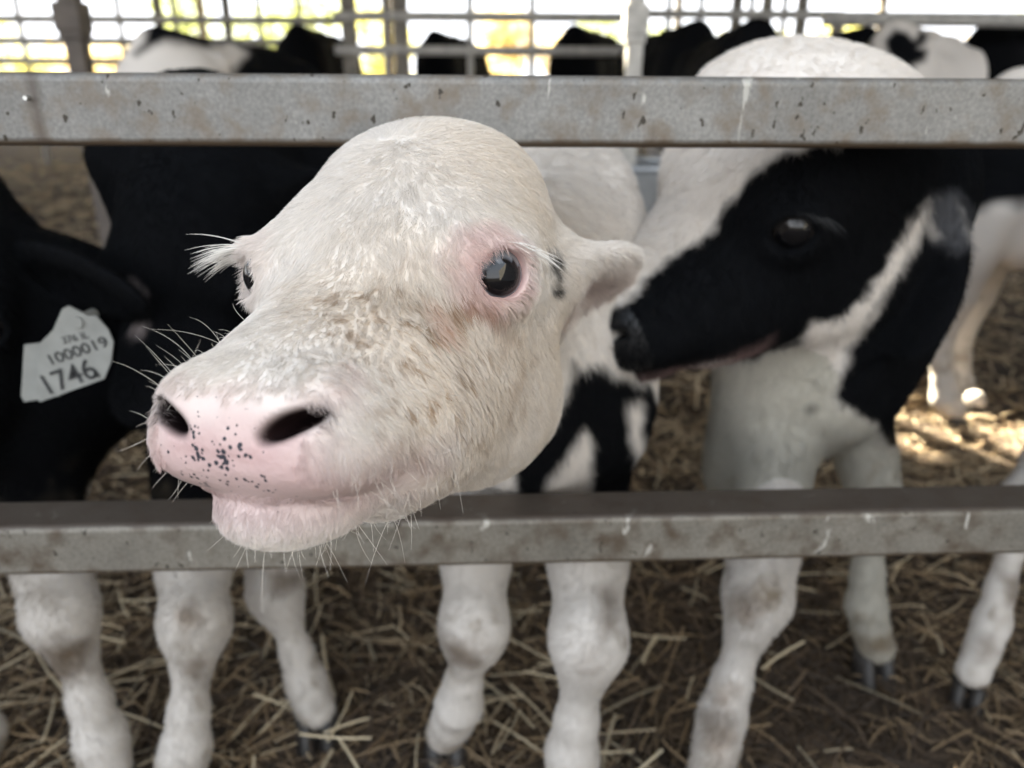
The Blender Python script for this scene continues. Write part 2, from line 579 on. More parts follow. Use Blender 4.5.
def lashes(R, T, s, q, parent, n=46, col=(.80, .76, .70), ln=.026, seed=1, droop=1.0, thick=1.0):
    rng = np.random.RandomState(seed)
    c = R @ eye_pos(q) * s + T
    nrm = R @ eye_dir(q); up = R @ np.array([0, .2, 1.0]); up = up - nrm * (up @ nrm); up /= np.linalg.norm(up)
    ac = np.cross(nrm, up)
    back = R @ np.array([0, -1.0, 0]); sg = np.sign(ac @ back); ac = ac * sg      # towards the ear
    P = []; rad = []
    for i in range(n):
        u = rng.uniform(.25, 1)
        root = c + s * (ac * (-.004 + .024 * u) + up * (.0170 - .012 * u * u) + nrm * (.0175 - .006 * u))
        d = nrm * .45 + ac * (.35 + u * 1.0) + up * (.05 - .40 * u) + rng.randn(3) * .10
        d /= np.linalg.norm(d)
        l = ln * s * rng.uniform(.6, 1.1)
        pts = [root + d * l * t + np.array([0, 0, -1.0]) * l * .45 * droop * t * t for t in (0, .25, .5, .75, 1)]
        P.append(pts); rad.append([.00025 * thick, .00022 * thick, .00018 * thick, .00012 * thick, .00004])
    colr = np.array(col) * rng.uniform(.8, 1.1, (n, 1))
    return curves_obj('eyelashes', np.array(P), np.array(rad), np.clip(colr, 0, 1), M_FUR, parent)

def grow_fur(name, V, F, N, col, parent, count, length, radius, flow, seed, dens=None, lift=.35, clump=.5, pts=4, lock=None):
    rng = np.random.RandomState(seed)
    fn = np.cross(V[F[:, 2]] - V[F[:, 0]], V[F[:, 3]] - V[F[:, 1]])
    area = np.linalg.norm(fn, axis=1) / 2
    fc = V[F].mean(1)
    w = area.copy()
    if dens is not None: w = w * dens(fc, N[F[:, 0]])
    w = w / w.sum()
    fi = rng.choice(len(F), count, p=w)
    a = rng.rand(count, 1); b = rng.rand(count, 1)
    q = F[fi]
    P0 = (V[q[:, 0]] * (1 - a) + V[q[:, 1]] * a) * (1 - b) + (V[q[:, 3]] * (1 - a) + V[q[:, 2]] * a) * b
    Nn = N[q[:, 0]] * (1 - a) + N[q[:, 2]] * a
    Nn /= np.linalg.norm(Nn, axis=1, keepdims=True) + 1e-9
    C0 = col[q[:, 0]]
    fl = flow(P0, Nn)
    cl = np.stack([noise(P0, 70, seed + k, 2) for k in (1, 2, 3)], 1) * clump
    cl2 = np.stack([noise(P0, 260, seed + k, 1) for k in (4, 5, 6)], 1) * clump * .6
    t = fl + cl + cl2 + rng.randn(count, 3) * .12
    t -= Nn * (t * Nn).sum(1, keepdims=True)
    t /= np.linalg.norm(t, axis=1, keepdims=True) + 1e-9
    L_ = (length(P0, Nn) if callable(length) else np.full(count, length)) * rng.uniform(.55, 1.15, count)
    lf = lift * (1 + .6 * noise(P0, 45, seed + 9))
    d0 = t * 1.0 + Nn * (lf[:, None] + .25)
    d1 = t * 1.0 + Nn * (lf[:, None] * .1)
    d0 /= np.linalg.norm(d0, axis=1, keepdims=True); d1 /= np.linalg.norm(d1, axis=1, keepdims=True)
    out = np.zeros((count, pts, 3), np.float32)
    rad = np.zeros((count, pts), np.float32)
    p = P0 - Nn * .0005
    for k in range(pts):
        out[:, k] = p
        u = k / (pts - 1)
        rad[:, k] = radius * (1 - .85 * u)
        dd = d0 * (1 - u) + d1 * u
        p = p + dd * (L_ / (pts - 1))[:, None]
    if lock is not None:                                       # damp locks: tips drawn together
        wgt = lock(P0)
        cell = np.floor(P0 / .0048 + np.stack([noise(P0, 60, seed + k, 1) for k in (11, 12, 13)], 1) * .8).astype(np.int64)
        key = (cell[:, 0] * 73856093) ^ (cell[:, 1] * 19349663) ^ (cell[:, 2] * 83492791)
        _, inv = np.unique(key, return_inverse=True)
        cnt = np.bincount(inv)
        mean = np.stack([np.bincount(inv, out[:, -1, k]) / cnt for k in range(3)], 1)[inv]
        dist = np.linalg.norm(mean - out[:, -1], axis=1)
        wgt = np.where(dist < .012, wgt, 0)[:, None]
        for k in range(1, pts):
            u = (k / (pts - 1)) ** 1.3
            out[:, k] += (mean - out[:, -1]) * wgt * u if k < pts - 1 else 0
        out[:, -1] += (mean - out[:, -1]) * wgt
    c = C0 * (1 + rng.randn(count, 1) * .07)
    o = curves_obj(name, out, rad, np.clip(c, 0, 1), M_FUR, parent)
    return o

def blob(P, pts, radii, nz=.0, scale=25, seed=3):
    """>0 inside a patch: union of noisy spheres"""
    n_ = noise(P, scale, seed, 3) * nz if nz else 0
    m = np.full(len(P), -9.0, np.float32)
    for c, r in zip(pts, radii):
        m = np.maximum(m, r - np.linalg.norm(P - np.asarray(c, np.float32), axis=1))
    return m + n_
def pix(V):
    d = V - np.array([0, 0, H])
    Fd = d[:, 1] * cp - d[:, 2] * sp; U = d[:, 1] * sp + d[:, 2] * cp
    u = d[:, 0] / Fd * 768; v = -U / Fd * 768
    return np.stack([512 + cr * u - sr * v, 384 + sr * u + cr * v], 1)
def patch(V, pts, nz=0.0, scale=30, seed=3):
    """marking outlined on the hide: signed distance, positive inside, ragged by noise"""
    Q = pix(V); pts = np.array(pts, float)
    ins = np.zeros(len(Q), bool); dm = np.full(len(Q), 1e9)
    for i in range(len(pts)):
        a = pts[i]; b = pts[(i + 1) % len(pts)]
        ab = b - a; t = np.clip(((Q - a) @ ab) / (ab @ ab + 1e-9), 0, 1)
        dm = np.minimum(dm, np.linalg.norm(Q - a - t[:, None] * ab, axis=1))
        if a[1] != b[1]:
            c = ((a[1] > Q[:, 1]) != (b[1] > Q[:, 1])) & (Q[:, 0] < (b[0] - a[0]) * (Q[:, 1] - a[1]) / (b[1] - a[1]) + a[0])
            ins ^= c
    d = np.where(ins, dm, -dm)
    return d + (noise(V, scale, seed, 3) * nz if nz else 0)
def zp(pts, x0, y0, k): return [(x0 + a / k, y0 + b / k) for a, b in pts]
def sm(x, w): return np.clip(x / w * .5 + .5, 0, 1)[:, None]

WHITE = np.array([.76, .705, .645]); BLACK = np.array([.0042, .0046, .0056]); PINK = np.array([.58, .33, .31]); CREAM = np.array([.56, .43, .30]); BROWN = np.array([.20, .13, .075])

def leg_dirt(V, col, seed=61):
    """dried dung and wet bedding stuck to the lower legs"""
    low = np.clip((.42 - V[:, 2]) / .12, 0, 1)
    n1 = np.clip(noise(V, 16, seed, 3) * 3.2 - .55, 0, 1) * low
    n2 = np.clip(noise(V * (1, 1, .5), 55, seed + 3, 4) * 2.2 - .5, 0, 1) * low
    foot = np.clip((.085 - V[:, 2]) / .07, 0, 1) * np.clip(noise(V, 30, seed + 5, 2) * 2 + .5, 0, 1)
    m = np.clip(n1 * .55 + n2 * .55 + foot * .7, 0, .85)[:, None]
    col = col * (1 - m) + np.array([.15, .115, .075]) * m
    near = (V[:, 1] < 1.1) & (V[:, 2] < .46)
    if near.any():                                   # rubbed, muddy knees and fetlocks
        Q = V[near]; b = np.full(len(Q), -99.0)
        for pts in LEG_MARKS: b = np.maximum(b, patch(Q, pts, 9, 45, 7))
        k = sm(b, 9) * .72
        col[near] = col[near] * (1 - k) + np.array([.095, .068, .045]) * k
    return col
LEG_MARKS = [[(42, 652), (60, 638), (86, 640), (90, 668), (66, 688), (46, 674)], [(436, 622), (450, 640), (474, 648), (474, 662), (452, 664), (438, 645)],
             [(598, 588), (612, 580), (616, 630), (604, 640)], [(734, 598), (746, 588), (762, 606), (752, 622), (738, 614)], [(702, 716), (716, 702), (734, 712), (730, 742), (706, 745)],
             [(264, 572), (302, 572), (300, 588), (274, 596)], [(1002, 575), (1024, 572), (1024, 606), (1008, 604)], [(976, 640), (994, 632), (998, 652), (982, 660)],
             [(182, 606), (192, 600), (194, 620), (184, 622)], [(188, 672), (200, 668), (204, 684), (192, 690)]]

# ------------------------------------------------------------------ the setting
def ground_z(P):
    return (noise(P, 3.0, 11, 2) * .018 + noise(P, 14, 12, 2) * .008 - .012)
def build_floor():
    xs = np.concatenate([np.linspace(-14, -1.6, 40), np.linspace(-1.5, 1.5, 130), np.linspace(1.6, 14, 40)])
    ys = np.concatenate([np.linspace(-3, .3, 12), np.linspace(.35, 3, 130), np.linspace(3.1, 17, 60)])
    X, Y = np.meshgrid(xs, ys, indexing='ij')
    P = np.stack([X.ravel(), Y.ravel(), np.zeros(X.size)], 1)
    P[:, 2] = ground_z(P)
    nx, ny = len(xs), len(ys)
    i = np.arange(nx - 1)[:, None] * ny + np.arange(ny - 1)[None]
    F = np.stack([i, i + ny, i + ny + 1, i + 1], -1).reshape(-1, 4)
    m, nt, b = new_mat('trodden_bedding')
    tc = nt.nodes.new('ShaderNodeTexCoord')
    n1 = nt.nodes.new('ShaderNodeTexNoise'); n1.inputs['Scale'].default_value = 9; n1.inputs['Detail'].default_value = 8
    n2 = nt.nodes.new('ShaderNodeTexNoise'); n2.inputs['Scale'].default_value = 70; n2.inputs['Detail'].default_value = 6
    r1 = nt.nodes.new('ShaderNodeValToRGB')
    r1.color_ramp.elements[0].position = .35; r1.color_ramp.elements[0].color = (.022, .015, .010, 1)
    r1.color_ramp.elements[1].position = .70; r1.color_ramp.elements[1].color = (.11, .072, .042, 1)
    mx = nt.nodes.new('ShaderNodeMath'); mx.operation = 'MULTIPLY_ADD'; mx.inputs[1].default_value = .5
    ad = nt.nodes.new('ShaderNodeMath'); ad.operation = 'MULTIPLY'; ad.inputs[1].default_value = .5
    nt.links.new(tc.outputs['Object'], n1.inputs['Vector']); nt.links.new(tc.outputs['Object'], n2.inputs['Vector'])
    nt.links.new(n2.outputs['Fac'], ad.inputs[0]); nt.links.new(n1.outputs['Fac'], mx.inputs[0]); nt.links.new(ad.outputs[0], mx.inputs[2])
    nt.links.new(mx.outputs[0], r1.inputs[0]); nt.links.new(r1.outputs[0], b.inputs['Base Color'])
    bp = nt.nodes.new('ShaderNodeBump'); bp.inputs['Strength'].default_value = .8; bp.inputs['Distance'].default_value = .02
    nt.links.new(n2.outputs['Fac'], bp.inputs['Height']); nt.links.new(bp.outputs[0], b.inputs['Normal'])
    b.inputs['Roughness'].default_value = .9
    o = mesh_np('floor', P, F, m)
    o['kind'] = 'structure'
build_floor()

def build_straw():
    rng = np.random.RandomState(5)
    Vs, Fs, Cs = [], [], []
    nv = 0
    for (n, y0, y1, xr, lmin, lmax, r) in ((15000, .45, 2.0, .95, .02, .13, .0015), (9000, 2.0, 5.0, 1.0, .04, .16, .0026), (5000, 5.0, 10.0, 1.0, .07, .22, .005)):
        Y = rng.uniform(y0, y1, n)
        X = rng.uniform(-1, 1, n) * xr * (.35 + Y * .78)
        ang = rng.uniform(0, 2 * math.pi, n)
        L = lmin + (lmax - lmin) * rng.rand(n) ** 2.2
        til = rng.randn(n) * .20
        P0 = np.stack([X, Y, np.zeros(n)], 1)
        gz = ground_z(P0)
        zc = gz + rng.rand(n) ** 2 * .022 + .003
        d = np.stack([np.cos(ang) * np.cos(til), np.sin(ang) * np.cos(til), np.sin(til)], 1)
        side = np.stack([-np.sin(ang), np.cos(ang), np.zeros(n)], 1)
        up = np.cross(d, side); up *= np.sign(up[:, 2:3])
        bend = rng.randn(n) * .07 * L
        bz = -np.abs(rng.randn(n)) * .06 * L
        w = r * rng.uniform(.5, 1.5, n)
        c = P0.copy(); c[:, 2] = zc + np.abs(np.sin(til)) * L * .35
        base = []
        for t in (-.5, -.17, .17, .5):
            q = c + d * (L * t)[:, None] + side * (bend * (t * t * 4 - .5))[:, None] + np.stack([0 * bz, 0 * bz, bz * t * t * 4], 1)
            for a, e in ((-1, 0), (1, 0), (0, .8)):
                base.append(q + side * (w * a)[:, None] + up * (w * e)[:, None])
        V = np.stack(base, 1).reshape(-1, 3)
        f = []
        for i in range(3):
            for k in range(3):
                k2 = (k + 1) % 3
                f.append((i * 3 + k, i * 3 + k2, i * 3 + 3 + k2, i * 3 + 3 + k))
        F = (np.array(f)[None] + (np.arange(n) * 12)[:, None, None]).reshape(-1, 4) + nv
        nv += len(V)
        wet = noise(P0, 2.2, 21, 2)
        k = rng.rand(n) + wet * .35
        k = k + np.clip((Y - 1.35) / 1.0, 0, .35) + np.clip(-.15 - X / Y * .55, 0, .12)
        col = np.where((k > .93)[:, None], [[.66, .52, .34]], np.where((k > .62)[:, None], [[.36, .25, .14]], np.where((k > .3)[:, None], [[.17, .112, .064]], [[.065, .043, .027]])))
        col = col * rng.uniform(.7, 1.25, (n, 1)) * np.clip(.62 + (Y - .9) * .45, .62, 1)[:, None]
        Vs.append(V); Fs.append(F); Cs.append(np.repeat(col, 12, 0))
    # some long pale stems lying on top, mostly to the left
    n = 260
    Y = rng.uniform(.72, 1.7, n); X = (rng.beta(1.3, 2.0, n) * 2 - 1) * (.2 + Y * .7)
    ang = rng.uniform(0, 2 * math.pi, n); L = rng.uniform(.04, .13, n); til = rng.randn(n) * .12
    P0 = np.stack([X, Y, np.zeros(n)], 1); c = P0.copy(); c[:, 2] = ground_z(P0) + .022 + rng.rand(n) * .012
    d = np.stack([np.cos(ang) * np.cos(til), np.sin(ang) * np.cos(til), np.sin(til)], 1); side = np.stack([-np.sin(ang), np.cos(ang), np.zeros(n)], 1)
    w = rng.uniform(.0012, .0026, n); base = []
    for t in (-.5, -.17, .17, .5):
        q = c + d * (L * t)[:, None] + side * (L * .03 * t * t * 4)[:, None]
        for a, e in ((-1, 0), (1, 0), (0, .6)):
            base.append(q + side * (w * a)[:, None] + np.stack([0 * w, 0 * w, w * e], 1))
    Vs.append(np.stack(base, 1).reshape(-1, 3)); Fs.append((np.array(f)[None] + (np.arange(n) * 12)[:, None, None]).reshape(-1, 4) + nv)
    Cs.append(np.repeat(np.array([[.60, .50, .34]]) * rng.uniform(.3, 1.05, (n, 1)), 12, 0))
    m, nt, b = new_mat('straw')
    a = nt.nodes.new('ShaderNodeAttribute'); a.attribute_name = 'Col'
    nt.links.new(a.outputs['Color'], b.inputs['Base Color'])
    b.inputs['Roughness'].default_value = .55
    o = mesh_np('straw_bedding', np.concatenate(Vs), np.concatenate(Fs), m, None, False, np.concatenate(Cs))
    tag(o, 'trodden brown and pale gold straw litter covering the barn floor', 'straw', kind='stuff')
build_straw()

def build_roof():
    """corrugated roof over the pen with missing sheets that let the sun in"""
    z = 3.2
    def hole(p, dx, dy):
        q = np.asarray(p, float) + np.array(SUN_DIR) * ((z - p[2]) / SUN_DIR.z)
        return (q[0] - dx, q[0] + dx, q[1] - dy, q[1] + dy)
    holes = [hole((grd(925, 460) + grd(1012, 416)) / 2, .21, .13), hole(at(575, 158, 1.45), .045, .08)]
    xs = sorted({-14.0, 13.0} | {h for q in holes for h in q[:2]})
    ys = sorted({-.15, 18.2} | {h for q in holes for h in q[2:]})
    V = [(x, y, z) for x in xs for y in ys]; F = []
    for i in range(len(xs) - 1):
        for j in range(len(ys) - 1):
            cx, cy = (xs[i] + xs[i + 1]) / 2, (ys[j] + ys[j + 1]) / 2
            if any(a < cx < b and c < cy < d for a, b, c, d in holes): continue
            n = len(ys); F.append((i * n + j, (i + 1) * n + j, (i + 1) * n + j + 1, i * n + j + 1))
    o = mesh_np('ceiling', V, F, simple_mat('roof_sheet', (.22, .21, .20), .8, var=.2, vscale=3), None, False)
    o['kind'] = 'structure'
    md = o.modifiers.new('thickness', 'SOLIDIFY'); md.thickness = .02
build_roof()
mb = MB(); mb.box((3.1, -1.2, 1.6), (.2, 6.0, 3.2)); o = mb.build('shade_wall_right', simple_mat('shade_wall_grey', (.30, .29, .27), .9, 0, .2, 3)); o['kind'] = 'structure'  # unseen wall, added to keep light off surfaces that face right

YAW = math.radians(2.753)
RS = .055
ZC = .6526
def galvanised(name, base, dirt, settled=.2, stain=None):
    m, nt, b = new_mat(name)
    N = nt.nodes.new; Lk = nt.links.new
    tc = N('ShaderNodeTexCoord')
    def nz(scale, det, vec_scale=(1, 1, 1)):
        mp = N('ShaderNodeMapping'); mp.inputs['Scale'].default_value = vec_scale
        Lk(tc.outputs['Object'], mp.inputs['Vector'])
        n_ = N('ShaderNodeTexNoise'); n_.inputs['Scale'].default_value = scale; n_.inputs['Detail'].default_value = det
        Lk(mp.outputs[0], n_.inputs['Vector']); return n_
    def ramp(src, p0, p1, c0=(0, 0, 0, 1), c1=(1, 1, 1, 1)):
        r = N('ShaderNodeValToRGB'); r.color_ramp.elements[0].position = p0; r.color_ramp.elements[1].position = p1
        r.color_ramp.elements[0].color = c0; r.color_ramp.elements[1].color = c1
        Lk(src, r.inputs[0]); return r
    def mixc(f, a, c2):
        x = N('ShaderNodeMix'); x.data_type = 'RGBA'
        Lk(f, x.inputs[0])
        if isinstance(a, tuple): x.inputs[6].default_value = a
        else: Lk(a, x.inputs[6])
        if isinstance(c2, tuple): x.inputs[7].default_value = c2
        else: Lk(c2, x.inputs[7])
        return x
    n1 = nz(11, 8)
    r1 = ramp(n1.outputs['Fac'], .25, .75, (*[c * .74 for c in base], 1), (*[min(1, c * 1.26) for c in base], 1))
    n6 = nz(330, 3)                                                    # fine grain
    r6 = ramp(n6.outputs['Fac'], .3, .7, (.80, .80, .80, 1), (1.18, 1.18, 1.18, 1))
    g6 = N('ShaderNodeMix'); g6.data_type = 'RGBA'; g6.blend_type = 'MULTIPLY'; g6.inputs[0].default_value = 1
    Lk(r1.outputs[0], g6.inputs[6]); Lk(r6.outputs[0], g6.inputs[7])
    n2 = nz(42, 7)                                                     # brown grime
    r2 = ramp(n2.outputs['Fac'], .48, .74)
    x2 = mixc(r2.outputs[0], g6.outputs[2], (*dirt, 1))
    n3 = nz(115, 3, (1, 1, .7))                                        # dark specks
    r3 = ramp(n3.outputs['Fac'], .660, .695)
    x3 = mixc(r3.outputs[0], x2.outputs[2], (.040, .032, .022, 1))
    n4 = nz(40, 5, (1, 1, .42)); n4.inputs['Distortion'].default_value = .9                                        # pale runs
    r4 = ramp(n4.outputs['Fac'], .655, .690, (0, 0, 0, 1), (.75, .75, .75, 1))
    x4 = mixc(r4.outputs[0], x3.outputs[2], (.50, .48, .43, 1))
    n5 = nz(16, 4, (1, 1, .22))                                        # dark runs
    r5 = ramp(n5.outputs['Fac'], .68, .76, (0, 0, 0, 1), (.65, .65, .65, 1))
    x5 = mixc(r5.outputs[0], x4.outputs[2], (.065, .05, .036, 1))
    # dirt settled on the upward faces and along the lower edge
    ge = N('ShaderNodeNewGeometry'); sx = N('ShaderNodeSeparateXYZ'); Lk(ge.outputs['Normal'], sx.inputs[0])
    ma = N('ShaderNodeMath'); ma.operation = 'MULTIPLY_ADD'; Lk(n2.outputs['Fac'], ma.inputs[0]); ma.inputs[1].default_value = .5; Lk(sx.outputs['Z'], ma.inputs[2])
    r7 = ramp(ma.outputs[0], .70, 1.15, (0, 0, 0, 1), (settled, settled, settled, 1))
    x5 = mixc(r7.outputs[0], x5.outputs[2], (.060, .044, .034, 1))
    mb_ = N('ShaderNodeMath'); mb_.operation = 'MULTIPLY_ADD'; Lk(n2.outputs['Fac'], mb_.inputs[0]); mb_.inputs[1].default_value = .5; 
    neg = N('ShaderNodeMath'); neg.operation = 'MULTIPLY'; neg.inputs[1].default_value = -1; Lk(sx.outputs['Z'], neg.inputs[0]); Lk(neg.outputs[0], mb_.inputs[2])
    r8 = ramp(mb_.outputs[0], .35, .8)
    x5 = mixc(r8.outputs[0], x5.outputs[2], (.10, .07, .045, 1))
    if stain is not None:                                              # rusty joint across the rail
        so = N('ShaderNodeSeparateXYZ'); Lk(tc.outputs['Object'], so.inputs[0])
        d1 = N('ShaderNodeMath'); d1.operation = 'MULTIPLY_ADD'; Lk(n1.outputs['Fac'], d1.inputs[0]); d1.inputs[1].default_value = .02; Lk(so.outputs['X'], d1.inputs[2])
        d2 = N('ShaderNodeMath'); d2.operation = 'SUBTRACT'; Lk(d1.outputs[0], d2.inputs[0]); d2.inputs[1].default_value = stain + .01
        d3 = N('ShaderNodeMath'); d3.operation = 'ABSOLUTE'; Lk(d2.outputs[0], d3.inputs[0])
        r9 = ramp(d3.outputs[0], .0015, .0075, (.75, .75, .75, 1), (0, 0, 0, 1))
        x5 = mixc(r9.outputs[0], x5.outputs[2], (.085, .065, .05, 1))
    Lk(x5.outputs[2], b.inputs['Base Color'])
    b.inputs['Roughness'].default_value = .55
    b.inputs['Metallic'].default_value = .25
    bp = N('ShaderNodeBump'); bp.inputs['Strength'].default_value = .35; bp.inputs['Distance'].default_value = .002
    Lk(n2.outputs['Fac'], bp.inputs['Height']); Lk(bp.outputs[0], b.inputs['Normal'])
    return m
M_RAIL = galvanised('galvanised_rail', (.205, .197, .182), (.16, .125, .09), .15, float(at(34, 110, ZC - .02)[0]))
M_RAIL_LOW = galvanised('dirty_lower_rail', (.185, .168, .140), (.085, .062, .042), .85)
M_POST = simple_mat('weathered_post', (.20, .18, .15), .7, .1, var=.35, vscale=14, bump=.3)
M_BAR = simple_mat('grey_bar', (.50, .48, .44), .6, .1, var=.25, vscale=20)

def rail_frame():
    return np.array([[math.cos(YAW), -math.sin(YAW), 0], [math.sin(YAW), math.cos(YAW), 0], [0, 0, 1.0]])
fence = empty('feed_fence', (0, ZC, 0))
tag(fence, 'grey galvanised fence of two square rails that the calves reach through', 'fence')
RF = rail_frame()
def rail(ztop, mat):
    mb = MB()
    c = np.array([0, ZC, ztop - RS / 2]) + RF @ np.array([0, RS / 2, 0])
    mb.box(c, (5.0, RS, RS), RF, bev=.007)
    o = mb.build('rail', mat, fence, smooth=False)
    for p in o.data.polygons: p.use_smooth = len(p.vertices) == 4 and abs(p.normal.z) < .98 and abs(p.normal.y) < .98
    return o
Z_TOP = H + .01226; Z_LOW = H - .3889
rail(Z_TOP, M_RAIL)
r_low = rail(Z_LOW, M_RAIL_LOW)
r_low['label'] = 'lower rail caked with brown dirt'
for x in (-1.9, 1.95):
    mb = MB(); c = np.array([0, ZC, .5]) + RF @ np.array([x, RS + .03, 0])
    mb.box(c, (.06, .06, 1.06), RF, bev=.006); mb.build('post', M_POST, fence)
# rivet in the seam at the left of the upper rail
mb = MB(); c = at(26, 98, ZC - .0225)
mb.tube([c + np.array([0, .004, 0]), c + np.array([0, -.0015, 0])], [.0022, .0018], 12); mb.build('rivet', simple_mat('rivet_steel', (.6, .6, .58), .25, .9), fence)

# ------------------------------------------------------------------ calf in the middle
t0 = time.time()
R1 = frame((-.32, -.94, .03), (-.095, -.06, .99))
T1 = np.array([-.071, .482, .743], np.float32); S1 = 1.05
def loc1(P): return ((P - T1) @ R1) / S1 / HS
def hero():
    root = empty('calf', (.05, 1.0, 0))
    tag(root, 'white-faced calf with pink nose pushing its head out between the rails', 'calf', 'holstein calves in the pen')
    w = np.array([.020, .97, 0]); r = np.array([-.10, 1.57, 0])
    TP, G, f = trunk_prims(w, r, .99, .88)
    def hl(p): return R1 @ (np.array(p) * HS) * S1 + T1
    ear_b = hl((-.056, -.078, -.014)); ear_t = at(603, 288, .625)
    ears = {-1: None, 1: None}
    EYE_TURN[1] = (.50, .85, .15)
    P = head_prims(R1, T1, S1)
    P += ear_prims(ear_b, ear_t, (.45, -.35, -.85), .052, .013, stem=.032)
    rb = hl((.060, -.085, .010)); P += ear_prims(rb, rb + np.array([-.02, .10, -.05]), (-1, -.3, 0), .036, .010)
    # neck
    P.append(Cone(hl((0, -.060, -.010)), (-.035, .72, .690), .064, .068, .04))
    P.append(Cone(hl((0, -.05, -.05)), (-.010, .75, .630), .056, .072, .04))
    P.append(Cone((-.035, .72, .690), (.01, .95, .68), .068, .100, .05))
    P.append(Cone((-.01, .75, .62), (.03, .90, .56), .078, .098, .05))
    P += TP
    P.append(Ell((.055, .86, .49), (.105, .10, .12), .06))
    P.append(Ell((.01, .76, .53), (.07, .07, .09), .06))
    hl_ = grd(447, 752); hr_ = grd(572, 812)
    LL = (G(.02, .075, .50), at(474, 628, .745), at(459, 705, .765), hl_)
    LR = (G(.03, -.085, .50), at(588, 640, .715), at(572, 752, .72), hr_)
    P += front_leg(*LL, .88) + front_leg(*LR, .98)
    for q in (1, -1):
        st = G(-.50, q * .10, .48); P += hind_leg(st, G(-.66, q * .095, .34), G(-.62, q * .10, .10), G(-.60, q * .10, 0))
    V, F = sdf_mesh(P, .0021)
    N, A = vert_normals(V, F)
    L = loc1(V)
    # ---------------- colour
    inhead = (L[:, 1] > -.16) & (V[:, 1] < .66)
    col = np.tile(WHITE, (len(V), 1))
    nz1 = noise(V, 35, 3, 3)
    def mixin(c, m): 
        nonlocal col
        col = col * (1 - m) + np.asarray(c) * m
    # yellowish forehead and stained cheeks
    m = sm(blob(V, [hl((-.06, -.03, .04)), hl((-.04, -.08, .05)), hl((-.03, .06, -.02)), hl((-.05, .02, -.05)), hl((-.045, -.04, -.06))], [.045, .03, .04, .05, .06], .03, 30), .04) * inhead[:, None]
    mixin([.64, .53, .40], m * .6)
    m = sm(blob(V, [hl((-.058, .028, -.022)), hl((-.05, .045, -.03)), hl((-.055, .02, -.05))], [.012, .010, .012], .012, 60), .008)
    mixin([.42, .26, .16], m * .55)
    C = lambda pts: zp(pts, 140, 90, 1.6)
    hd_ = inhead[:, None]
    cheek = sm(patch(V, C([(250, 330), (420, 300), (560, 330), (610, 420), (590, 520), (470, 620), (400, 580), (380, 470), (300, 430)]), 14, 40, 21), 40) * hd_
    cl_ = np.clip(noise(V * (1, 1, .45), 240, 22, 2) * 2.6 - .25, 0, 1)[:, None]
    mixin([.28, .175, .10], cheek * cl_ * .95)
    mixin([.60, .47, .34], cheek * .30)
    m = sm(patch(V, C([(485, 345), (520, 333), (560, 345), (570, 362), (530, 360), (500, 365)]), 8, 120, 23), 6) * hd_
    mixin([.26, .13, .05], m * .8)
    m = sm(patch(V, C([(455, 340), (490, 350), (500, 400), (470, 400)]), 10, 120, 24), 10) * hd_
    mixin([.50, .27, .19], m * .5)
    # pink: round the eyes, nose, ear inside
    for q in (1, -1):
        ec = EYE_C * (q, 1, 1) / HS
        d = np.linalg.norm((L - ec) * HS, axis=1)
        m = sm(.0225 - d + noise(V, 90, 8) * .002 + (L[:, 1] - ec[1]) * .30 + (L[:, 2] - ec[2]) * .12, .007) * inhead[:, None]
        mixin([.55, .30, .28], m * (.75 if q < 0 else .2))
        if q < 0: mixin([.50, .27, .25], sm(.0205 - d, .004) * hd_ * .8)
    pad = np.minimum(L[:, 1] - .126 + np.abs(L[:, 0]) * -.10, -.026 - L[:, 2])
    pad = np.minimum(pad, np.minimum(L[:, 2] + .052, .035 - np.abs(L[:, 0])))
    mp = sm(pad + noise(V, 120, 4) * .003, .013) * inhead[:, None]
    mixin([.50, .305, .285], mp)
    mixin([.50, .385, .37], mp * sm(-.036 - L[:, 2], .02) * .8)
    ml = sm(.013 - np.abs(L[:, 2] + .0560 + (.15 - L[:, 1]) * .3) - np.clip(.06 - L[:, 1], 0, 1), .012) * sm(L[:, 1] - .095, .03)
    mixin([.52, .35, .33], ml * .6)
    nost = np.minimum(np.linalg.norm((L - (-.030, .150, -.033)) / (1, 1, .6), axis=1), np.linalg.norm((L - (.030, .150, -.033)) / (1, 1, .6), axis=1))
    lipz = sm(np.minimum(-.0565 - L[:, 2], L[:, 2] + .071), .008) * sm(L[:, 1] - .105, .03) * hd_
    mixin([.46, .335, .325], lipz * .7)
    nd = np.min([p.d(V) for p in P if getattr(p, 'sub', False) and abs(p.r[0] / S1 - .0294) < .0008], axis=0)
    nm = sm(.0018 - nd, .0018); mixin([.012, .006, .006], nm)
    # ear inside
    e_mid = (np.array(ear_b) + ear_t) / 2
    me = sm(.048 - np.linalg.norm((V - (e_mid + np.array([0, -.01, -.012]))) / (1.1, .9, .7), axis=1) , .02) * sm(-N[:, 1] * .6 - N[:, 2] * .8 - .1, .3)
    mixin([.50, .36, .33], me * .55)
    # black spot behind the eye
    m = sm(patch(V, [(546, 243), (556, 250), (558, 275), (556, 296), (549, 290), (552, 270), (545, 256)], 7, 120, 5), 3) * ((V[:, 1] > .47) & (V[:, 1] < .66))[:, None]
    mixin(BLACK, m)
    # black patches of neck and chest
    body = V[:, 1] > .66
    m = sm(patch(V, [(513, 495), (515, 455), (530, 440), (552, 424), (566, 396), (572, 362), (600, 366), (650, 385), (664, 405), (664, 440), (658, 500), (600, 505), (540, 500)], 9, 30, 5), 5) * body[:, None]
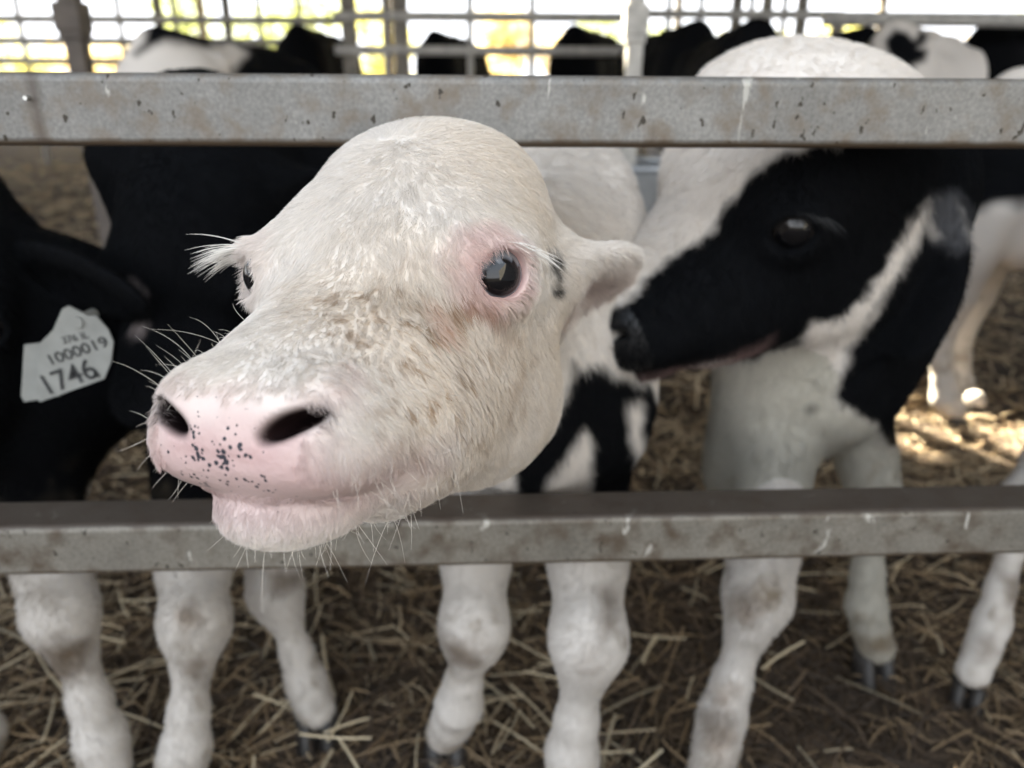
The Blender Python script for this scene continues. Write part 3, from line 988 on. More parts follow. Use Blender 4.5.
    white_streak = sm(np.maximum(patch(V, [(540, 500), (548, 478), (566, 460), (584, 428), (592, 445), (592, 500)], 4, 50, 5), patch(V, [(626, 402), (640, 398), (640, 430), (652, 460), (658, 500), (645, 500), (640, 470), (628, 436)], 4, 50, 6)), 5)
    m = m * (V[:, 1] < 1.15)[:, None]
    back = sm(noise(V, 3.0, 12, 2) - .05, .05) * (V[:, 1] > 1.25)[:, None] * 0
    mixin(BLACK, m * (1 - white_streak))
    # knees rubbed brown, far back
    m = sm(blob(V, [at(465, 655, .71), at(590, 655, .68)], [.018, .012], .022, 50), .015)
    mixin(BROWN, m * .55)
    lowg = np.clip((.16 - V[:, 2]) / .2, 0, 1) * np.clip(noise(V, 30, 9, 3) + .25, 0, 1)
    mixin([.30, .22, .15], lowg[:, None] * .6)
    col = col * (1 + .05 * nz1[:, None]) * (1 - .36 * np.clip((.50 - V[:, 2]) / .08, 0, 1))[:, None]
    col = leg_dirt(V, col)
    col = np.clip(col, .003, .95)
    wet = (mp[:, 0] * .55 + ml[:, 0] * .6).clip(0, 1) * (1 - nm[:, 0])
    pm = np.minimum(L[:, 1] - .135, (.030 - np.abs(L[:, 0] - .004)))
    speck = sm(np.minimum(pm, np.minimum(-.026 - L[:, 2], L[:, 2] + .060)) + noise(V, 90, 31, 2) * .006, .010)[:, 0] * inhead * (1 - nm[:, 0])
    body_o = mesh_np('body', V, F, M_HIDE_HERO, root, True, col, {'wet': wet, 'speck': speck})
    print('hero mesh', len(V), round(time.time() - t0, 1))
    # ---------------- fur
    whorl = hl((0, -.012, .055))
    bare = np.maximum(mp[:, 0] * 1.0, ml[:, 0] * .6)
    def bare_at(Pq):
        Lq = loc1(Pq)
        pd = np.minimum(Lq[:, 1] - .128 - np.abs(Lq[:, 0]) * .10, -.019 - Lq[:, 2]); pd = np.minimum(pd, np.minimum(Lq[:, 2] + .050, .034 - np.abs(Lq[:, 0])))
        b_ = pd + noise(Pq, 220, 77, 2) * .006 > 0
        for q in (1, -1):
            b_ |= np.linalg.norm((Lq - EYE_C * (q, 1, 1) / HS) * HS, axis=1) < .0215
        b_ |= (np.abs(Lq[:, 2] + .0545 + (.15 - Lq[:, 1]) * .32) < .005) & (Lq[:, 1] > .07) & (Lq[:, 1] < .2)
        return b_
    def dens(fc, n):
        y = fc[:, 1]
        d = np.where(y < .62, 1.0, np.where(y < 1.0, .30, .08))
        d = np.where((fc[:, 2] < .45), .22, d)
        tocam = np.array([0, 0, H]) - fc; tocam /= np.linalg.norm(tocam, axis=1, keepdims=True)
        d = d * np.where((n * tocam).sum(1) > -.35, 1, .15)
        return d * (1 - bare_at(fc))
    def flow(Pq, n):
        hd = (Pq[:, 1] < .64)[:, None]
        rad = Pq - whorl; rad /= np.linalg.norm(rad, axis=1, keepdims=True) + 1e-6
        down = np.array([[0, 0, -1.0]])
        Lq = loc1(Pq)
        side = np.clip(np.abs(Lq[:, 0:1]) / .05, 0, 1) * np.clip(-Lq[:, 2:3] / .05 + .3, 0, 1)
        fh = rad * (1.1 - .5 * side) + (down * .9 + np.array([[.4, .5, 0]])) * side
        fb = down * 1.0 + np.array([[0, .4, 0]])
        return np.where(hd, fh, fb)
    def length(Pq, n):
        Lq = loc1(Pq)
        l = np.where(Pq[:, 1] < .62, .0085, .017)
        l = np.where((Lq[:, 1] > .06) & (Pq[:, 1] < .62), .0068, l)
        l = np.where((Lq[:, 0] < -.02) & (Lq[:, 1] < .08) & (Lq[:, 2] < .01) & (Pq[:, 1] < .62), .0115, l)
        l = np.where((Lq[:, 2] < -.05) & (Lq[:, 1] < .10) & (Pq[:, 1] < .66), .012, l)
        l = np.where((Lq[:, 1] < -.07) & (Pq[:, 1] < .70), .013, l)
        l = np.where(np.linalg.norm(Pq - (e_mid + np.array([0, 0, -.015])), axis=1) < .05, .019, l)
        return np.where(Pq[:, 2] < .4, .008, l)
    if FUR:
        grow_fur('fur', V, F, N, col, root, int(420000 * FUR), length, .00017, flow, 7, dens, lift=.22, clump=.75, lock=lambda Q: .12 + .6 * sm(patch(Q, C([(250, 330), (420, 280), (560, 330), (640, 420), (640, 560), (470, 640), (400, 580), (380, 470), (300, 430)])), 60)[:, 0])
        # whiskers and long chin hairs
        rng = np.random.RandomState(4)
        Lh = loc1(V)
        sel = np.nonzero((Lh[:, 1] > .075) & (Lh[:, 1] < .16) & ((Lh[:, 2] < -.076) | (np.abs(Lh[:, 0]) > .036)) & (V[:, 1] < .6))[0]
        ii = rng.choice(sel, 190)
        Pw = []; rw = []
        for i in ii:
            n = N[i]; d = n + rng.randn(3) * .35 + R1[:, 1] * .25; d /= np.linalg.norm(d)
            l = rng.choice([.010, .016, .026], p=[.55, .38, .07]) * rng.uniform(.7, 1.2)
            sag = rng.randn(3) * .25 + np.array([0, 0, -.25])
            Pw.append([V[i] + d * l * t + sag * l * t * t for t in (0, .25, .5, .75, 1)]); rw.append([.00010, .00009, .00008, .00006, .00003])
        for _ in range(8):                                      # long hairs over the left of the bridge
            i = rng.choice(np.nonzero((Lh[:, 1] > .09) & (Lh[:, 1] < .14) & (Lh[:, 0] > .03) & (Lh[:, 2] > -.04) & (V[:, 1] < .6))[0])
            d = N[i] + np.array([-.1, 0, .9]) + rng.randn(3) * .3; d /= np.linalg.norm(d); l = rng.uniform(.02, .045)
            sag = rng.randn(3) * .3
            Pw.append([V[i] + d * l * t + sag * l * t * t for t in (0, .25, .5, .75, 1)]); rw.append([.00010, .00009, .00008, .00006, .00003])
        curves_obj('whiskers', np.array(Pw), np.array(rw), np.tile([[.72, .66, .58]], (len(Pw), 1)), M_FUR, root)
    for q in (1, -1):
        eye_mesh(R1, T1, S1, q, root, (.20, .21, .23))
        lashes(R1, T1, S1, q, root, 60 if q == 1 else 46, ln=.042 if q == 1 else .024, seed=q + 3, droop=.5 if q == 1 else 1.0, thick=1.4 if q == 1 else 1.0)
    EYE_TURN.clear()
    hoof_mesh(hl_ - np.array([0, .0, 0]), (0, -1), root); hoof_mesh(hr_, (0, -1), root)
    for q in (1, -1): hoof_mesh(G(-.60, q * .10, 0), (0, -1), root)
    return root

M_HIDE_HERO = skin_mat('white_calf_hide')
def add_specks(m):
    nt = m.node_tree; N = nt.nodes.new; Lk = nt.links.new
    b = nt.nodes['Principled BSDF']
    src = b.inputs['Base Color'].links[0].from_socket
    tc = N('ShaderNodeTexCoord')
    vo = N('ShaderNodeTexVoronoi'); vo.inputs['Scale'].default_value = 330
    Lk(tc.outputs['Object'], vo.inputs['Vector'])
    nz = N('ShaderNodeTexNoise'); nz.inputs['Scale'].default_value = 110
    Lk(tc.outputs['Object'], nz.inputs['Vector'])
    mr = N('ShaderNodeMapRange'); mr.inputs['From Min'].default_value = .40; mr.inputs['From Max'].default_value = .65; mr.inputs['To Min'].default_value = 0; mr.inputs['To Max'].default_value = .50
    Lk(nz.outputs['Fac'], mr.inputs['Value'])
    at2 = N('ShaderNodeAttribute'); at2.attribute_name = 'speck'
    mu = N('ShaderNodeMath'); mu.operation = 'MULTIPLY'; Lk(mr.outputs[0], mu.inputs[0]); Lk(at2.outputs['Fac'], mu.inputs[1])
    lt = N('ShaderNodeMath'); lt.operation = 'LESS_THAN'; Lk(vo.outputs['Distance'], lt.inputs[0]); Lk(mu.outputs[0], lt.inputs[1])
    mx = N('ShaderNodeMix'); mx.data_type = 'RGBA'; Lk(lt.outputs[0], mx.inputs[0]); Lk(src, mx.inputs[6]); mx.inputs[7].default_value = (.035, .035, .045, 1)
    Lk(mx.outputs[2], b.inputs['Base Color'])
add_specks(M_HIDE_HERO)
FUR = 1.0
hero()

# ------------------------------------------------------------------ the other calves in the front row
def finish_calf(root, P, h, colour, fur=0, seed=1, flen=.011, frad=.0003, ymax=1.3, wet=None):
    V, F = sdf_mesh(P, h)
    N, A = vert_normals(V, F)
    col = np.clip(leg_dirt(V, colour(V, N), 61 + len(V) % 17), .003, .95)
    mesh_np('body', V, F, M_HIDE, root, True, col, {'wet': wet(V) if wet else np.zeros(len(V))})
    if fur:
        def dens(fc, n):
            tocam = np.array([0, 0, H]) - fc; tocam /= np.linalg.norm(tocam, axis=1, keepdims=True)
            return np.where(fc[:, 1] < ymax, 1, .12) * np.where((n * tocam).sum(1) > -.4, 1, .1)
        def flow(Pq, n): return np.tile([[.15, .35, -1.0]], (len(Pq), 1))
        grow_fur('fur', V, F, N, col, root, fur, flen, frad, flow, seed, dens, lift=.3, clump=.7)
    return V, F, N, col

# right: black and white calf licking the ear of the middle one
R2 = frame((-.86, -.31, -.40), (-.33, -.34, .88)); T2 = np.array([.262, .838, .758], np.float32); S2 = 1.34
def right_calf():
    root = empty('calf', (.46, 1.13, 0))
    tag(root, 'black calf with a white blaze and chest nuzzling the ear of its neighbour', 'calf', 'holstein calves in the pen')
    def hl(p): return R2 @ (np.array(p) * HS) * S2 + T2
    def loc(P): return ((P - T2) @ R2) / S2 / HS
    TP, G, f = trunk_prims((.47, 1.16, 0), (.66, 1.78, 0), 1.04, 1.08)
    P = head_prims(R2, T2, S2)
    P.append(Ell(at(752, 100, .865), (.060, .050, .040), .06))
    eb = at(938, 205, .875); et = at(908, 352, .82)
    P += ear_prims(eb, et, (-.8, -.4, .2), .050, .014, hollow=False)
    rb = hl((.060, -.085, .010)); P += ear_prims(rb, rb + np.array([-.02, .12, .03]), (-1, -.3, 0), .036, .010)
    P.append(Cone(hl((0, -.085, -.010)), (.43, .98, .74), .085, .115, .05))
    P.append(Cone(hl((0, -.06, -.06)), (.43, .97, .62), .070, .115, .05))
    P.append(Cone((.43, .98, .74), (.47, 1.16, .70), .115, .14, .06))
    P.append(Ell((.405, .98, .54), (.135, .11, .16), .06))
    P.append(Ell(at(752, 455, .97), (.065, .07, .11), .05))
    P += TP
    ha = grd(708, 792); hb = grd(872, 664)
    P += front_leg(at(775, 450, .93), at(757, 596, .80), at(722, 715, .775), ha, .88)
    P += front_leg((.50, 1.08, .50), at(872, 500, 1.03), at(866, 606, .985), hb, .86)
    for q in (1, -1):
        P += hind_leg(G(-.50, q * .10, .48), G(-.66, q * .095, .34), G(-.62, q * .10, .10), G(-.60, q * .10, 0))
    def colour(V, N):
        L = loc(V)
        col = np.tile(WHITE, (len(V), 1))
        nz1 = noise(V, 40, 33, 3)
        head = (V[:, 1] < 1.0) & (L[:, 1] > -.17) & (V[:, 0] < .47)
        near = (V[:, 1] < 1.30)[:, None]
        face = patch(V, zp([(60, 400), (130, 372), (165, 345), (180, 315), (250, 260), (330, 210), (350, 170), (400, 100), (480, 45), (620, 20), (700, -60), (900, -60), (1050, -20), (1050, 140), (985, 150), (890, 255), (868, 200), (840, 150), (790, 150), (770, 165), (700, 280), (650, 350), (600, 400), (540, 412), (515, 455), (400, 495), (300, 500), (190, 550), (90, 540), (10, 480)], 560, 130, 2.1336), 7, 60, 3)
        m = sm(face, 5) * near
        # far side of the face is white beyond the blaze's edge on the other cheek
        side = patch(V, zp([(890, 250), (892, 350), (880, 470), (850, 570), (790, 650), (700, 685), (665, 630), (580, 570), (620, 470), (680, 370), (730, 300), (775, 200), (800, 230), (860, 230)], 560, 130, 2.1336), 7, 40, 4)
        m = np.maximum(m, sm(side, 6) * near)
        far = sm(noise(V, 3.2, 6, 2) - .05, .04) * (1 - near) * (V[:, 2] > .42)[:, None]
        m = np.maximum(m, far)
        col = col * (1 - m) + BLACK * m
        chest_shade = np.clip((.66 - V[:, 2]) / .1, 0, 1)[:, None] * (V[:, 1] > .86)[:, None] * (1 - m)  # shade on the white chest, put into the coat colour
        col = col * (1 - chest_shade) + np.array([.52, .49, .42]) * chest_shade
        g = sm(patch(V, zp([(790, 140), (840, 130), (872, 170), (878, 240), (850, 262), (805, 235), (780, 190)], 560, 130, 2.1336), 5, 60, 5), 9) * near
        col = col * (1 - g) + np.array([.085, .085, .09]) * g
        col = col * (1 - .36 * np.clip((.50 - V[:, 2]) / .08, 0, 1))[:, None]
        s_ = sm(blob(V, [at(795, 402, .86), at(812, 412, .87)], [.008, .010], .006, 50, 9), .006)
        col = col * (1 - s_ * .9) + BLACK * s_ * .9
        lip = sm(np.minimum(-.077 - L[:, 2], np.minimum(L[:, 1] - .05, L[:, 2] + .125)), .01) * head[:, None]
        col = col * (1 - lip * .8) + np.array([.26, .17, .16]) * lip * .8
        d = blob(V, [at(750, 610, .77), at(725, 700, .75), at(720, 740, .75)], [.016, .014, .016], .018, 50, 3)
        d = sm(d, .014)
        col = col * (1 - d * .6) + BROWN * d * .6
        gnd = np.clip((.10 - V[:, 2]) / .1, 0, 1) * np.clip(noise(V, 40, 9, 3) + .3, 0, 1)
        col = col * (1 - gnd[:, None] * .7) + np.array([.22, .16, .11]) * gnd[:, None] * .7
        return col
    def wet(V):
        L = loc(V); return (L[:, 1] > .135).astype(float) * .8
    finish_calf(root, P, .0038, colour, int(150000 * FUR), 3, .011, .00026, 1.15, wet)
    for q in (1, -1):
        eye_mesh(R2, T2, S2, q, root, (.03, .025, .022))
        lashes(R2, T2, S2, q, root, 30, (.05, .05, .05), .022, 9 + q)
    hoof_mesh(ha, (-.3, -1), root); hoof_mesh(hb, (0, -1), root)
    for q in (1, -1): hoof_mesh(G(-.60, q * .10, 0), (0, -1), root)
    return root

# far left: black calf with an ear tag
R3 = frame((.05, -.93, -.36), (0, -.36, .93)); T3 = at(-72, 318, .84).astype(np.float32); S3 = 1.12
def tagged_calf():
    root = empty('calf', (-.9, 1.15, 0))
    tag(root, 'black calf at the left edge with a white number tag hanging from its ear', 'calf', 'holstein calves in the pen')
    def hl(p): return R3 @ (np.array(p) * HS) * S3 + T3
    TP, G, f = trunk_prims((-.98, 1.20, 0), (-1.45, 1.66, 0), 1.0, 1.0)
    P = head_prims(R3, T3, S3)
    eb = hl((-.060, -.085, .000)); et = at(137, 298, .80)
    P += ear_prims(eb, et, (.25, -.9, -.35), .052, .012)
    rb = hl((.060, -.085, .010)); P += ear_prims(rb, rb + np.array([-.12, .02, -.02]), (0, -1, -.3), .040, .012)
    P.append(Cone(hl((0, -.085, -.010)), (-.82, 1.06, .70), .075, .100, .05))
    P.append(Cone(hl((0, -.06, -.06)), (-.76, 1.02, .58), .080, .100, .05))
    P.append(Cone((-.82, 1.06, .70), (-.96, 1.20, .70), .100, .13, .06))
    P.append(Cone((-.62, 1.0, .52), (-.92, 1.18, .60), .11, .15, .06))
    P.append(Ell((-.60, 1.0, .52), (.12, .10, .14), .06))
    P.append(Ell(at(25, 440, .92), (.085, .08, .12), .05))
    P += TP
    ha = grd(112, 788); hb = grd(-35, 800)
    P += front_leg(at(30, 440, .90), at(62, 612, .775), at(100, 735, .755), ha, .92)
    P += front_leg(at(-70, 440, .95), at(-55, 620, .82), at(-20, 735, .79), hb, .9)
    for q in (1, -1):
        P += hind_leg(G(-.50, q * .10, .48), G(-.66, q * .095, .34), G(-.62, q * .10, .10), G(-.60, q * .10, 0))
    def colour(V, N):
        col = np.tile(BLACK, (len(V), 1)); nz1 = noise(V, 40, 43, 3)
        m = sm(.345 - V[:, 2] + nz1 * .02, .015)
        col = col * (1 - m) + WHITE * m
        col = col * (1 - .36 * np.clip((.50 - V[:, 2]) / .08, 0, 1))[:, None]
        d = sm(blob(V, [at(66, 655, .74), at(52, 650, .74)], [.018, .014], .022, 50, 3), .016)
        col = col * (1 - d * .8) + np.array([.12, .085, .055]) * d * .8
        return col
    finish_calf(root, P, .0042, colour, int(60000 * FUR), 5, .011, .0003, 1.1)
    for q in (1, -1): eye_mesh(R3, T3, S3, q, root, (.03, .025, .022))
    hoof_mesh(ha, (0, -1), root); hoof_mesh(hb, (0, -1), root)
    for q in (1, -1): hoof_mesh(G(-.60, q * .10, 0), (0, -1), root)
    # ear tag: plate with printed numbers, button and back plate
    Yt = .742
    m_tag = simple_mat('worn_tag_plastic', (.24, .24, .22), .55, var=.12, vscale=40)
    m_ink = simple_mat('tag_ink', (.02, .02, .02), .6)
    out = [(62, 309), (68, 306), (88, 316), (96, 316), (108, 330), (113, 342), (111, 362), (104, 379), (40, 402), (36, 398), (40, 343), (53, 330)]
    front = [at(x, y, Yt) for x, y in out]
    mb = MB(); n = len(out)
    off = np.array([0, .0022, 0])
    mb.add(front + [p + off for p in front], [tuple(range(n - 1, -1, -1)), tuple(range(n, 2 * n))] + [(k, (k + 1) % n, n + (k + 1) % n, n + k) for k in range(n)])
    tg = mb.build('ear_tag', m_tag, root)
    tg['label'] = 'worn white plastic ear tag with black numbers'
    mb = MB(); out2 = [(24, 345), (60, 340), (60, 396), (24, 402), (21, 396)]; n = 5
    fr = [at(x, y, Yt + .018) for x, y in out2]
    mb.add(fr + [p + off for p in fr], [tuple(range(n - 1, -1, -1)), tuple(range(n, 2 * n))] + [(k, (k + 1) % n, n + (k + 1) % n, n + k) for k in range(n)])
    o = mb.build('back_plate', m_tag, None); o.parent = tg; o.matrix_parent_inverse = (Matrix.Translation(-Vector(root.location))).copy() if False else Matrix.Identity(4)
    fix_child(o, tg)
    mb = MB(); c = at(78, 322, Yt)
    mb.tube([c + np.array([0, -.003, 0]), c + np.array([0, .03, 0])], .006, 14)
    o = mb.build('button', m_tag, None); fix_child(o, tg)
    def text(s, p0, p1, height, stretch=1.0):
        fc = bpy.data.curves.new('lettering', 'FONT'); fc.body = s; fc.size = 1.0; fc.extrude = 0.0
        fc.align_x = 'LEFT'; fc.materials.append(m_ink); fc.offset = .008
        o = bpy.data.objects.new('lettering', fc); COL.objects.link(o)
        a = at(*p0, Yt - .0010); b = at(*p1, Yt - .0010)
        bpy.context.view_layer.update()
        w = max(o.dimensions.x, .05)
        ux = (b - a); ln = np.linalg.norm(ux); ux /= ln
        nrm = np.array([0, -1.0, 0]) - ux * (-ux[1]); nrm /= np.linalg.norm(nrm)
        uy = np.cross(nrm, ux)
        M = Matrix(((ux[0], uy[0], nrm[0], a[0]), (ux[1], uy[1], nrm[1], a[1]), (ux[2], uy[2], nrm[2], a[2]), (0, 0, 0, 1)))
        hgt = height / 768 * .80 / .72
        S = Matrix.Diagonal((ln / w, hgt, 1, 1))
        bpy.context.view_layer.update()
        me = bpy.data.meshes.new_from_object(o.evaluated_get(bpy.context.evaluated_depsgraph_get()))
        bpy.data.objects.remove(o)
        me.transform(M @ S)
        o = bpy.data.objects.new('lettering', me); COL.objects.link(o)
        fix_child(o, tg)
    text('1000019', (49, 366), (106, 347), 11)
    text('1746', (45, 396), (94, 378), 21)
    text('4', (95, 379), (101, 377), 7)
    text('376 IL', (63, 344), (89, 338), 7)
    text('Y', (74, 329), (79, 328), 8)
    return root

def fix_child(o, parent):
    mw = o.matrix_world.copy()
    o.parent = parent
    bpy.context.view_layer.update()
    o.matrix_parent_inverse = parent.matrix_world.inverted()
    o.matrix_world = mw

# second from the left: black calf with its head lowered behind the white one
R4 = frame((-.16, -.70, -.70), (-.05, -.68, .72)); T4 = at(190, 262, .92).astype(np.float32); S4 = 1.12
def black_calf():
    root = empty('calf', (-.42, 1.25, 0))
    tag(root, 'all-black calf with white legs, head lowered, left of the white face', 'calf', 'holstein calves in the pen')
    def hl(p): return R4 @ (np.array(p) * HS) * S4 + T4
    TP, G, f = trunk_prims((-.40, 1.28, 0), (-.50, 1.93, 0), 1.0, 1.0)
    P = head_prims(R4, T4, S4)
    for q in (1, -1):
        rb = hl((q * .060, -.085, .010)); P += ear_prims(rb, rb + np.array([-q * .10, .09, .015]), (0, -.6, -.8), .036, .010)
    P.append(Cone(hl((0, -.085, -.010)), (-.435, 1.12, .74), .090, .120, .05))
    P.append(Cone(hl((0, -.05, -.06)), (-.44, 1.10, .60), .095, .120, .05))
    P.append(Cone((-.435, 1.12, .74), (-.39, 1.28, .70), .12, .14, .06))
    P.append(Ell((-.395, 1.04, .50), (.125, .11, .16), .06))
    P += TP
    ha = grd(180, 805); hb = grd(318, 728)
    P += front_leg(at(190, 440, .95), at(196, 622, .765), at(186, 745, .745), ha, .88)
    P += front_leg(at(262, 440, 1.0), at(276, 590, .90), at(305, 678, .875), hb, .80)
    for q in (1, -1):
        P += hind_leg(G(-.50, q * .10, .48), G(-.66, q * .095, .34), G(-.62, q * .10, .10), G(-.60, q * .10, 0))
    def colour(V, N):
        col = np.tile(BLACK, (len(V), 1)); nz1 = noise(V, 40, 53, 3)
        m = sm(.345 - V[:, 2] + nz1 * .02, .015)
        col = col * (1 - m) + WHITE * m
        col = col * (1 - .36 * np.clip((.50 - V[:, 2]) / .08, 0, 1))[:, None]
        s_ = sm(blob(V, [at(134, 292, .86), at(126, 308, .86), at(143, 328, .86)], [.012, .010, .012], .010, 60, 3), .008)
        col = col * (1 - s_ * .45) + np.array([.5, .42, .40]) * s_ * .45
        d = sm(blob(V, [at(196, 668, .73), at(188, 620, .73), at(285, 575, .87)], [.012, .008, .016], .016, 60, 3), .012)
        col = col * (1 - d * .5) + BROWN * d * .5
        return col
    finish_calf(root, P, .0042, colour, int(80000 * FUR), 6, .011, .0003, 1.2)
    for q in (1, -1): eye_mesh(R4, T4, S4, q, root, (.03, .025, .022))
    hoof_mesh(ha, (0, -1), root); hoof_mesh(hb, (.2, -1), root)
    for q in (1, -1): hoof_mesh(G(-.60, q * .10, 0), (0, -1), root)

right_calf(); tagged_calf(); black_calf()

# ------------------------------------------------------------------ calves and cows further back: one builder, standing animals
def standing(label, w, r, s, colour, h=.009, name='calf', cat='calf', group='holstein calves in the pen', head_low=0.0, head_turn=0.0, width=1.0, legs=None, leg_s=1.0):
    w = np.array([w[0], w[1], 0.0]); r = np.array([r[0], r[1], 0.0])
    f = (w - r) / np.linalg.norm(w - r)
    r = w - f * .60 * s
    root = empty(name, (w + r) / 2)
    tag(root, label, cat, group)
    TP, G, f = trunk_prims(w, r, s, width)
    Rb = frame(f, (0, 0, 1))
    ca, sa = math.cos(head_turn), math.sin(head_turn)
    fd = Rb @ np.array([sa, ca, 0.0])
    hz = .86 - head_low
    hp = G(.42, .0 + .12 * sa, hz)
    nd = fd * .75 + np.array([0, 0, -.62 - head_low])
    Rh = frame(nd, (fd * .5 + np.array([0, 0, .8])))
    hs = s * 1.02
    P = head_prims(Rh, hp.astype(np.float32), hs)
    def hl(p): return Rh @ (np.array(p) * HS) * hs + hp
    for q in (1, -1):
        rb = hl((q * .060, -.085, .010)); P += ear_prims(rb, rb + (Rh @ np.array([q * .12, -.03, -.01])) * s, Rh @ np.array([0, .7, -.5]), .036 * s, .011 * s)
    P.append(Cone(hl((0, -.085, -.010)), G(.12, 0, .70), .078 * s, .115 * s, .05 * s))
    P.append(Cone(hl((0, -.05, -.06)), G(.12, 0, .60), .070 * s, .115 * s, .05 * s))
    P += TP
    hooves = []
    for q in (1, -1):
        L_ = (G(.04, q * .085, .50), G(.07, q * .085, .28), G(.065, q * .085, .10), G(.075, q * .085, 0))
        if legs and q in legs: L_ = legs[q]
        P += front_leg(*L_, s * leg_s); hooves.append(L_[3])
        L_ = (G(-.50, q * .10, .50), G(-.68, q * .095, .33), G(-.63, q * .10, .10), G(-.61, q * .10, 0))
        if legs and q * 2 in legs: L_ = legs[q * 2]
        P += hind_leg(*L_, s); hooves.append(L_[3])
    finish_calf(root, P, h, lambda V, N: colour(V, N, G, w, f, s), 0)
    for hc in hooves: hoof_mesh(hc, f, root, s * leg_s)
    eye_mesh(Rh, hp.astype(np.float32), hs, 1, root, (.03, .025, .022)); eye_mesh(Rh, hp.astype(np.float32), hs, -1, root, (.03, .025, .022))
    return root

def holstein(white_bias, scale=3.2, seed=1, legs_white=True, force=None):
    def fn(V, N, G, w, f, s):
        n_ = noise(V / s, scale, seed, 2) + white_bias + noise(V / s, 30, seed + 5, 2) * .05
        m = sm(n_, .04)
        if legs_white: m = np.maximum(m, sm(.36 * s - V[:, 2], .03))
        if force is not None: m = force(V, m, s)
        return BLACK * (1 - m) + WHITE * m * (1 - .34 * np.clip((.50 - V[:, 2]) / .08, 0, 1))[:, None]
    return fn
def spine_black(V, m, s):
    top = sm(patch(V, [(136, 54), (146, 42), (150, -20), (250, -20), (330, 0), (345, 90), (228, 90), (236, 66), (246, 54), (232, 45), (205, 48), (185, 44), (165, 42), (152, 46)], 5, 12, 4), 5)
    return m * (1 - top)
# behind at the top left: white flank with a black spine
standing('calf behind the top rail at left, white flank under a black spine', (-.92, 3.15), (-1.04, 2.45), 1.185,
         holstein(.75, 2.2, 5, True, spine_black), .009, head_low=.62, head_turn=-.1)
# right: black body whose hind leg shows beyond the licking calf
def right_back(V, m, s):
    leg = sm(.60 - V[:, 2] + noise(V, 10, 6, 2) * .05, .02)
    return np.maximum(m * 0, np.maximum(leg, sm(V[:, 2] - .885 + noise(V, 8, 3, 2) * .03, .01)))
standing('black-bodied calf with a white hind leg standing beyond the right calf, facing right', (1.86, 2.10), (1.2, 2.0), 1.06,
         holstein(-1, 2, 2, True, right_back), .007, head_low=.1,
         legs={k: (at(992 + dx, 205, 1.92 + dy), at(938 + dx, 340, 1.98 + dy), at(945 + dx, 398, 1.95 + dy), grd(952 + dx, 424 - dy * 60)) for k, dx, dy in ((-2, 0, 0), (2, 20, .20))})
# right edge: calf mostly outside, one white leg in view
g_h = grd(968, 690)
standing('calf at the right edge showing only one dirty white foreleg', (1.16, 1.22), (1.5, 1.8), 1.0,
         holstein(.3, 3, 7, True), .006, head_low=.05, head_turn=.0,
         legs={1: (np.array([.93, 1.10, .50]), at(1022, 505, 1.02), at(992, 622, .975), g_h)}, leg_s=.82)

# far animals, most of them seen from behind above the top rail
ALLB = holstein(-2, 2, 1, True)
def two_patches(V, m, s):
    b = np.maximum(patch(V, zp([(672, 62), (700, 52), (722, 68), (720, 95), (690, 100), (676, 84)], 512, 0, 2), 4, 8, 4), patch(V, zp([(745, 80), (765, 58), (790, 66), (805, 82), (818, 60), (834, 66), (826, 88), (812, 96), (832, 100), (826, 122), (800, 130), (812, 160), (770, 160), (762, 122), (750, 105)], 512, 0, 2), 3, 8, 5))
    return np.maximum(m, 1) * (1 - sm(b, 3))
PATCHED = holstein(2, 4.2, 12, True, two_patches)
def ground_under(px, Y): 
    p = at(px, 90, Y); return p[0], Y
FAR = [('distant black cow above the rail left of centre, beside the left pen post', 321, 27, 7.6, (.1, 1), ALLB),
       ('distant black cow far off between the two pen posts', 452, 32, 10.2, (.3, 1), ALLB),
       ('broad black cow standing behind the far rail left of the steel post', 590, 27, 7.8, (.45, 1), ALLB),
       ('distant black cow with white hind legs right of the steel post', 668, 24, 5.3, (-.15, 1), holstein(-1.2, 2, 3, True)),
       ('rounded black rump rising over the top rail right of the steel post', 728, 24, 3.9, (.02, 1), ALLB),
       ('black cow far back, just left of the patched one', 818, 30, 5.4, (-.2, 1), ALLB),
       ('white cow with large black patches seen over the rail at right', 915, 24, 4.1, (.75, .8), PATCHED),
       ('dark cow standing under the beam at the right edge', 1026, 22, 6.0, (1, .3), ALLB)]
for lab, px, ytop, Y, hd, colr in FAR:
    x, y = ground_under(px, Y)
    zt = at(px, ytop, Y)[2]
    s = zt / .865
    hd = np.array(hd, float); hd /= np.linalg.norm(hd)
    wv = np.array([x, y]) + hd * .30 * s
    standing(lab, wv, wv - hd, s, colr, .014 * s / 1.3, 'cow', 'cow', 'cows in the far pens', head_low=.35)

# ------------------------------------------------------------------ pens, posts and trough behind
def bar(o_name, parent, pts, r, mat, n=10):
    mb = MB(); mb.tube(pts, r, n); return mb.build(o_name, mat, parent, smooth=True)
def pen_fence(label, Y, x0, x1, heights, post_px, r, rp, zt, verticals=(), mat=None, slope=0.0):
    root = empty('pen_fence', ((x0 + x1) / 2, Y, 0)); tag(root, label, 'fence')
    for z in heights:
        bar('rail', root, [(x0, Y, z), (x1, Y + slope, z)], r, mat or M_BAR)
    for px in post_px:
        x = at(px, 40, Y)[0]
        mb = MB(); mb.box((x, Y + .04, zt / 2), (rp, rp, zt), None, .008); mb.build('post', M_POST, root)
    for px in verticals:
        x = at(px, 30, Y)[0]
        bar('upright', root, [(x, Y + .02, .1), (x, Y + .02, zt)], r * .7, mat or M_BAR)
    return root
zz = lambda py, Y: at(512, py, Y)[2]
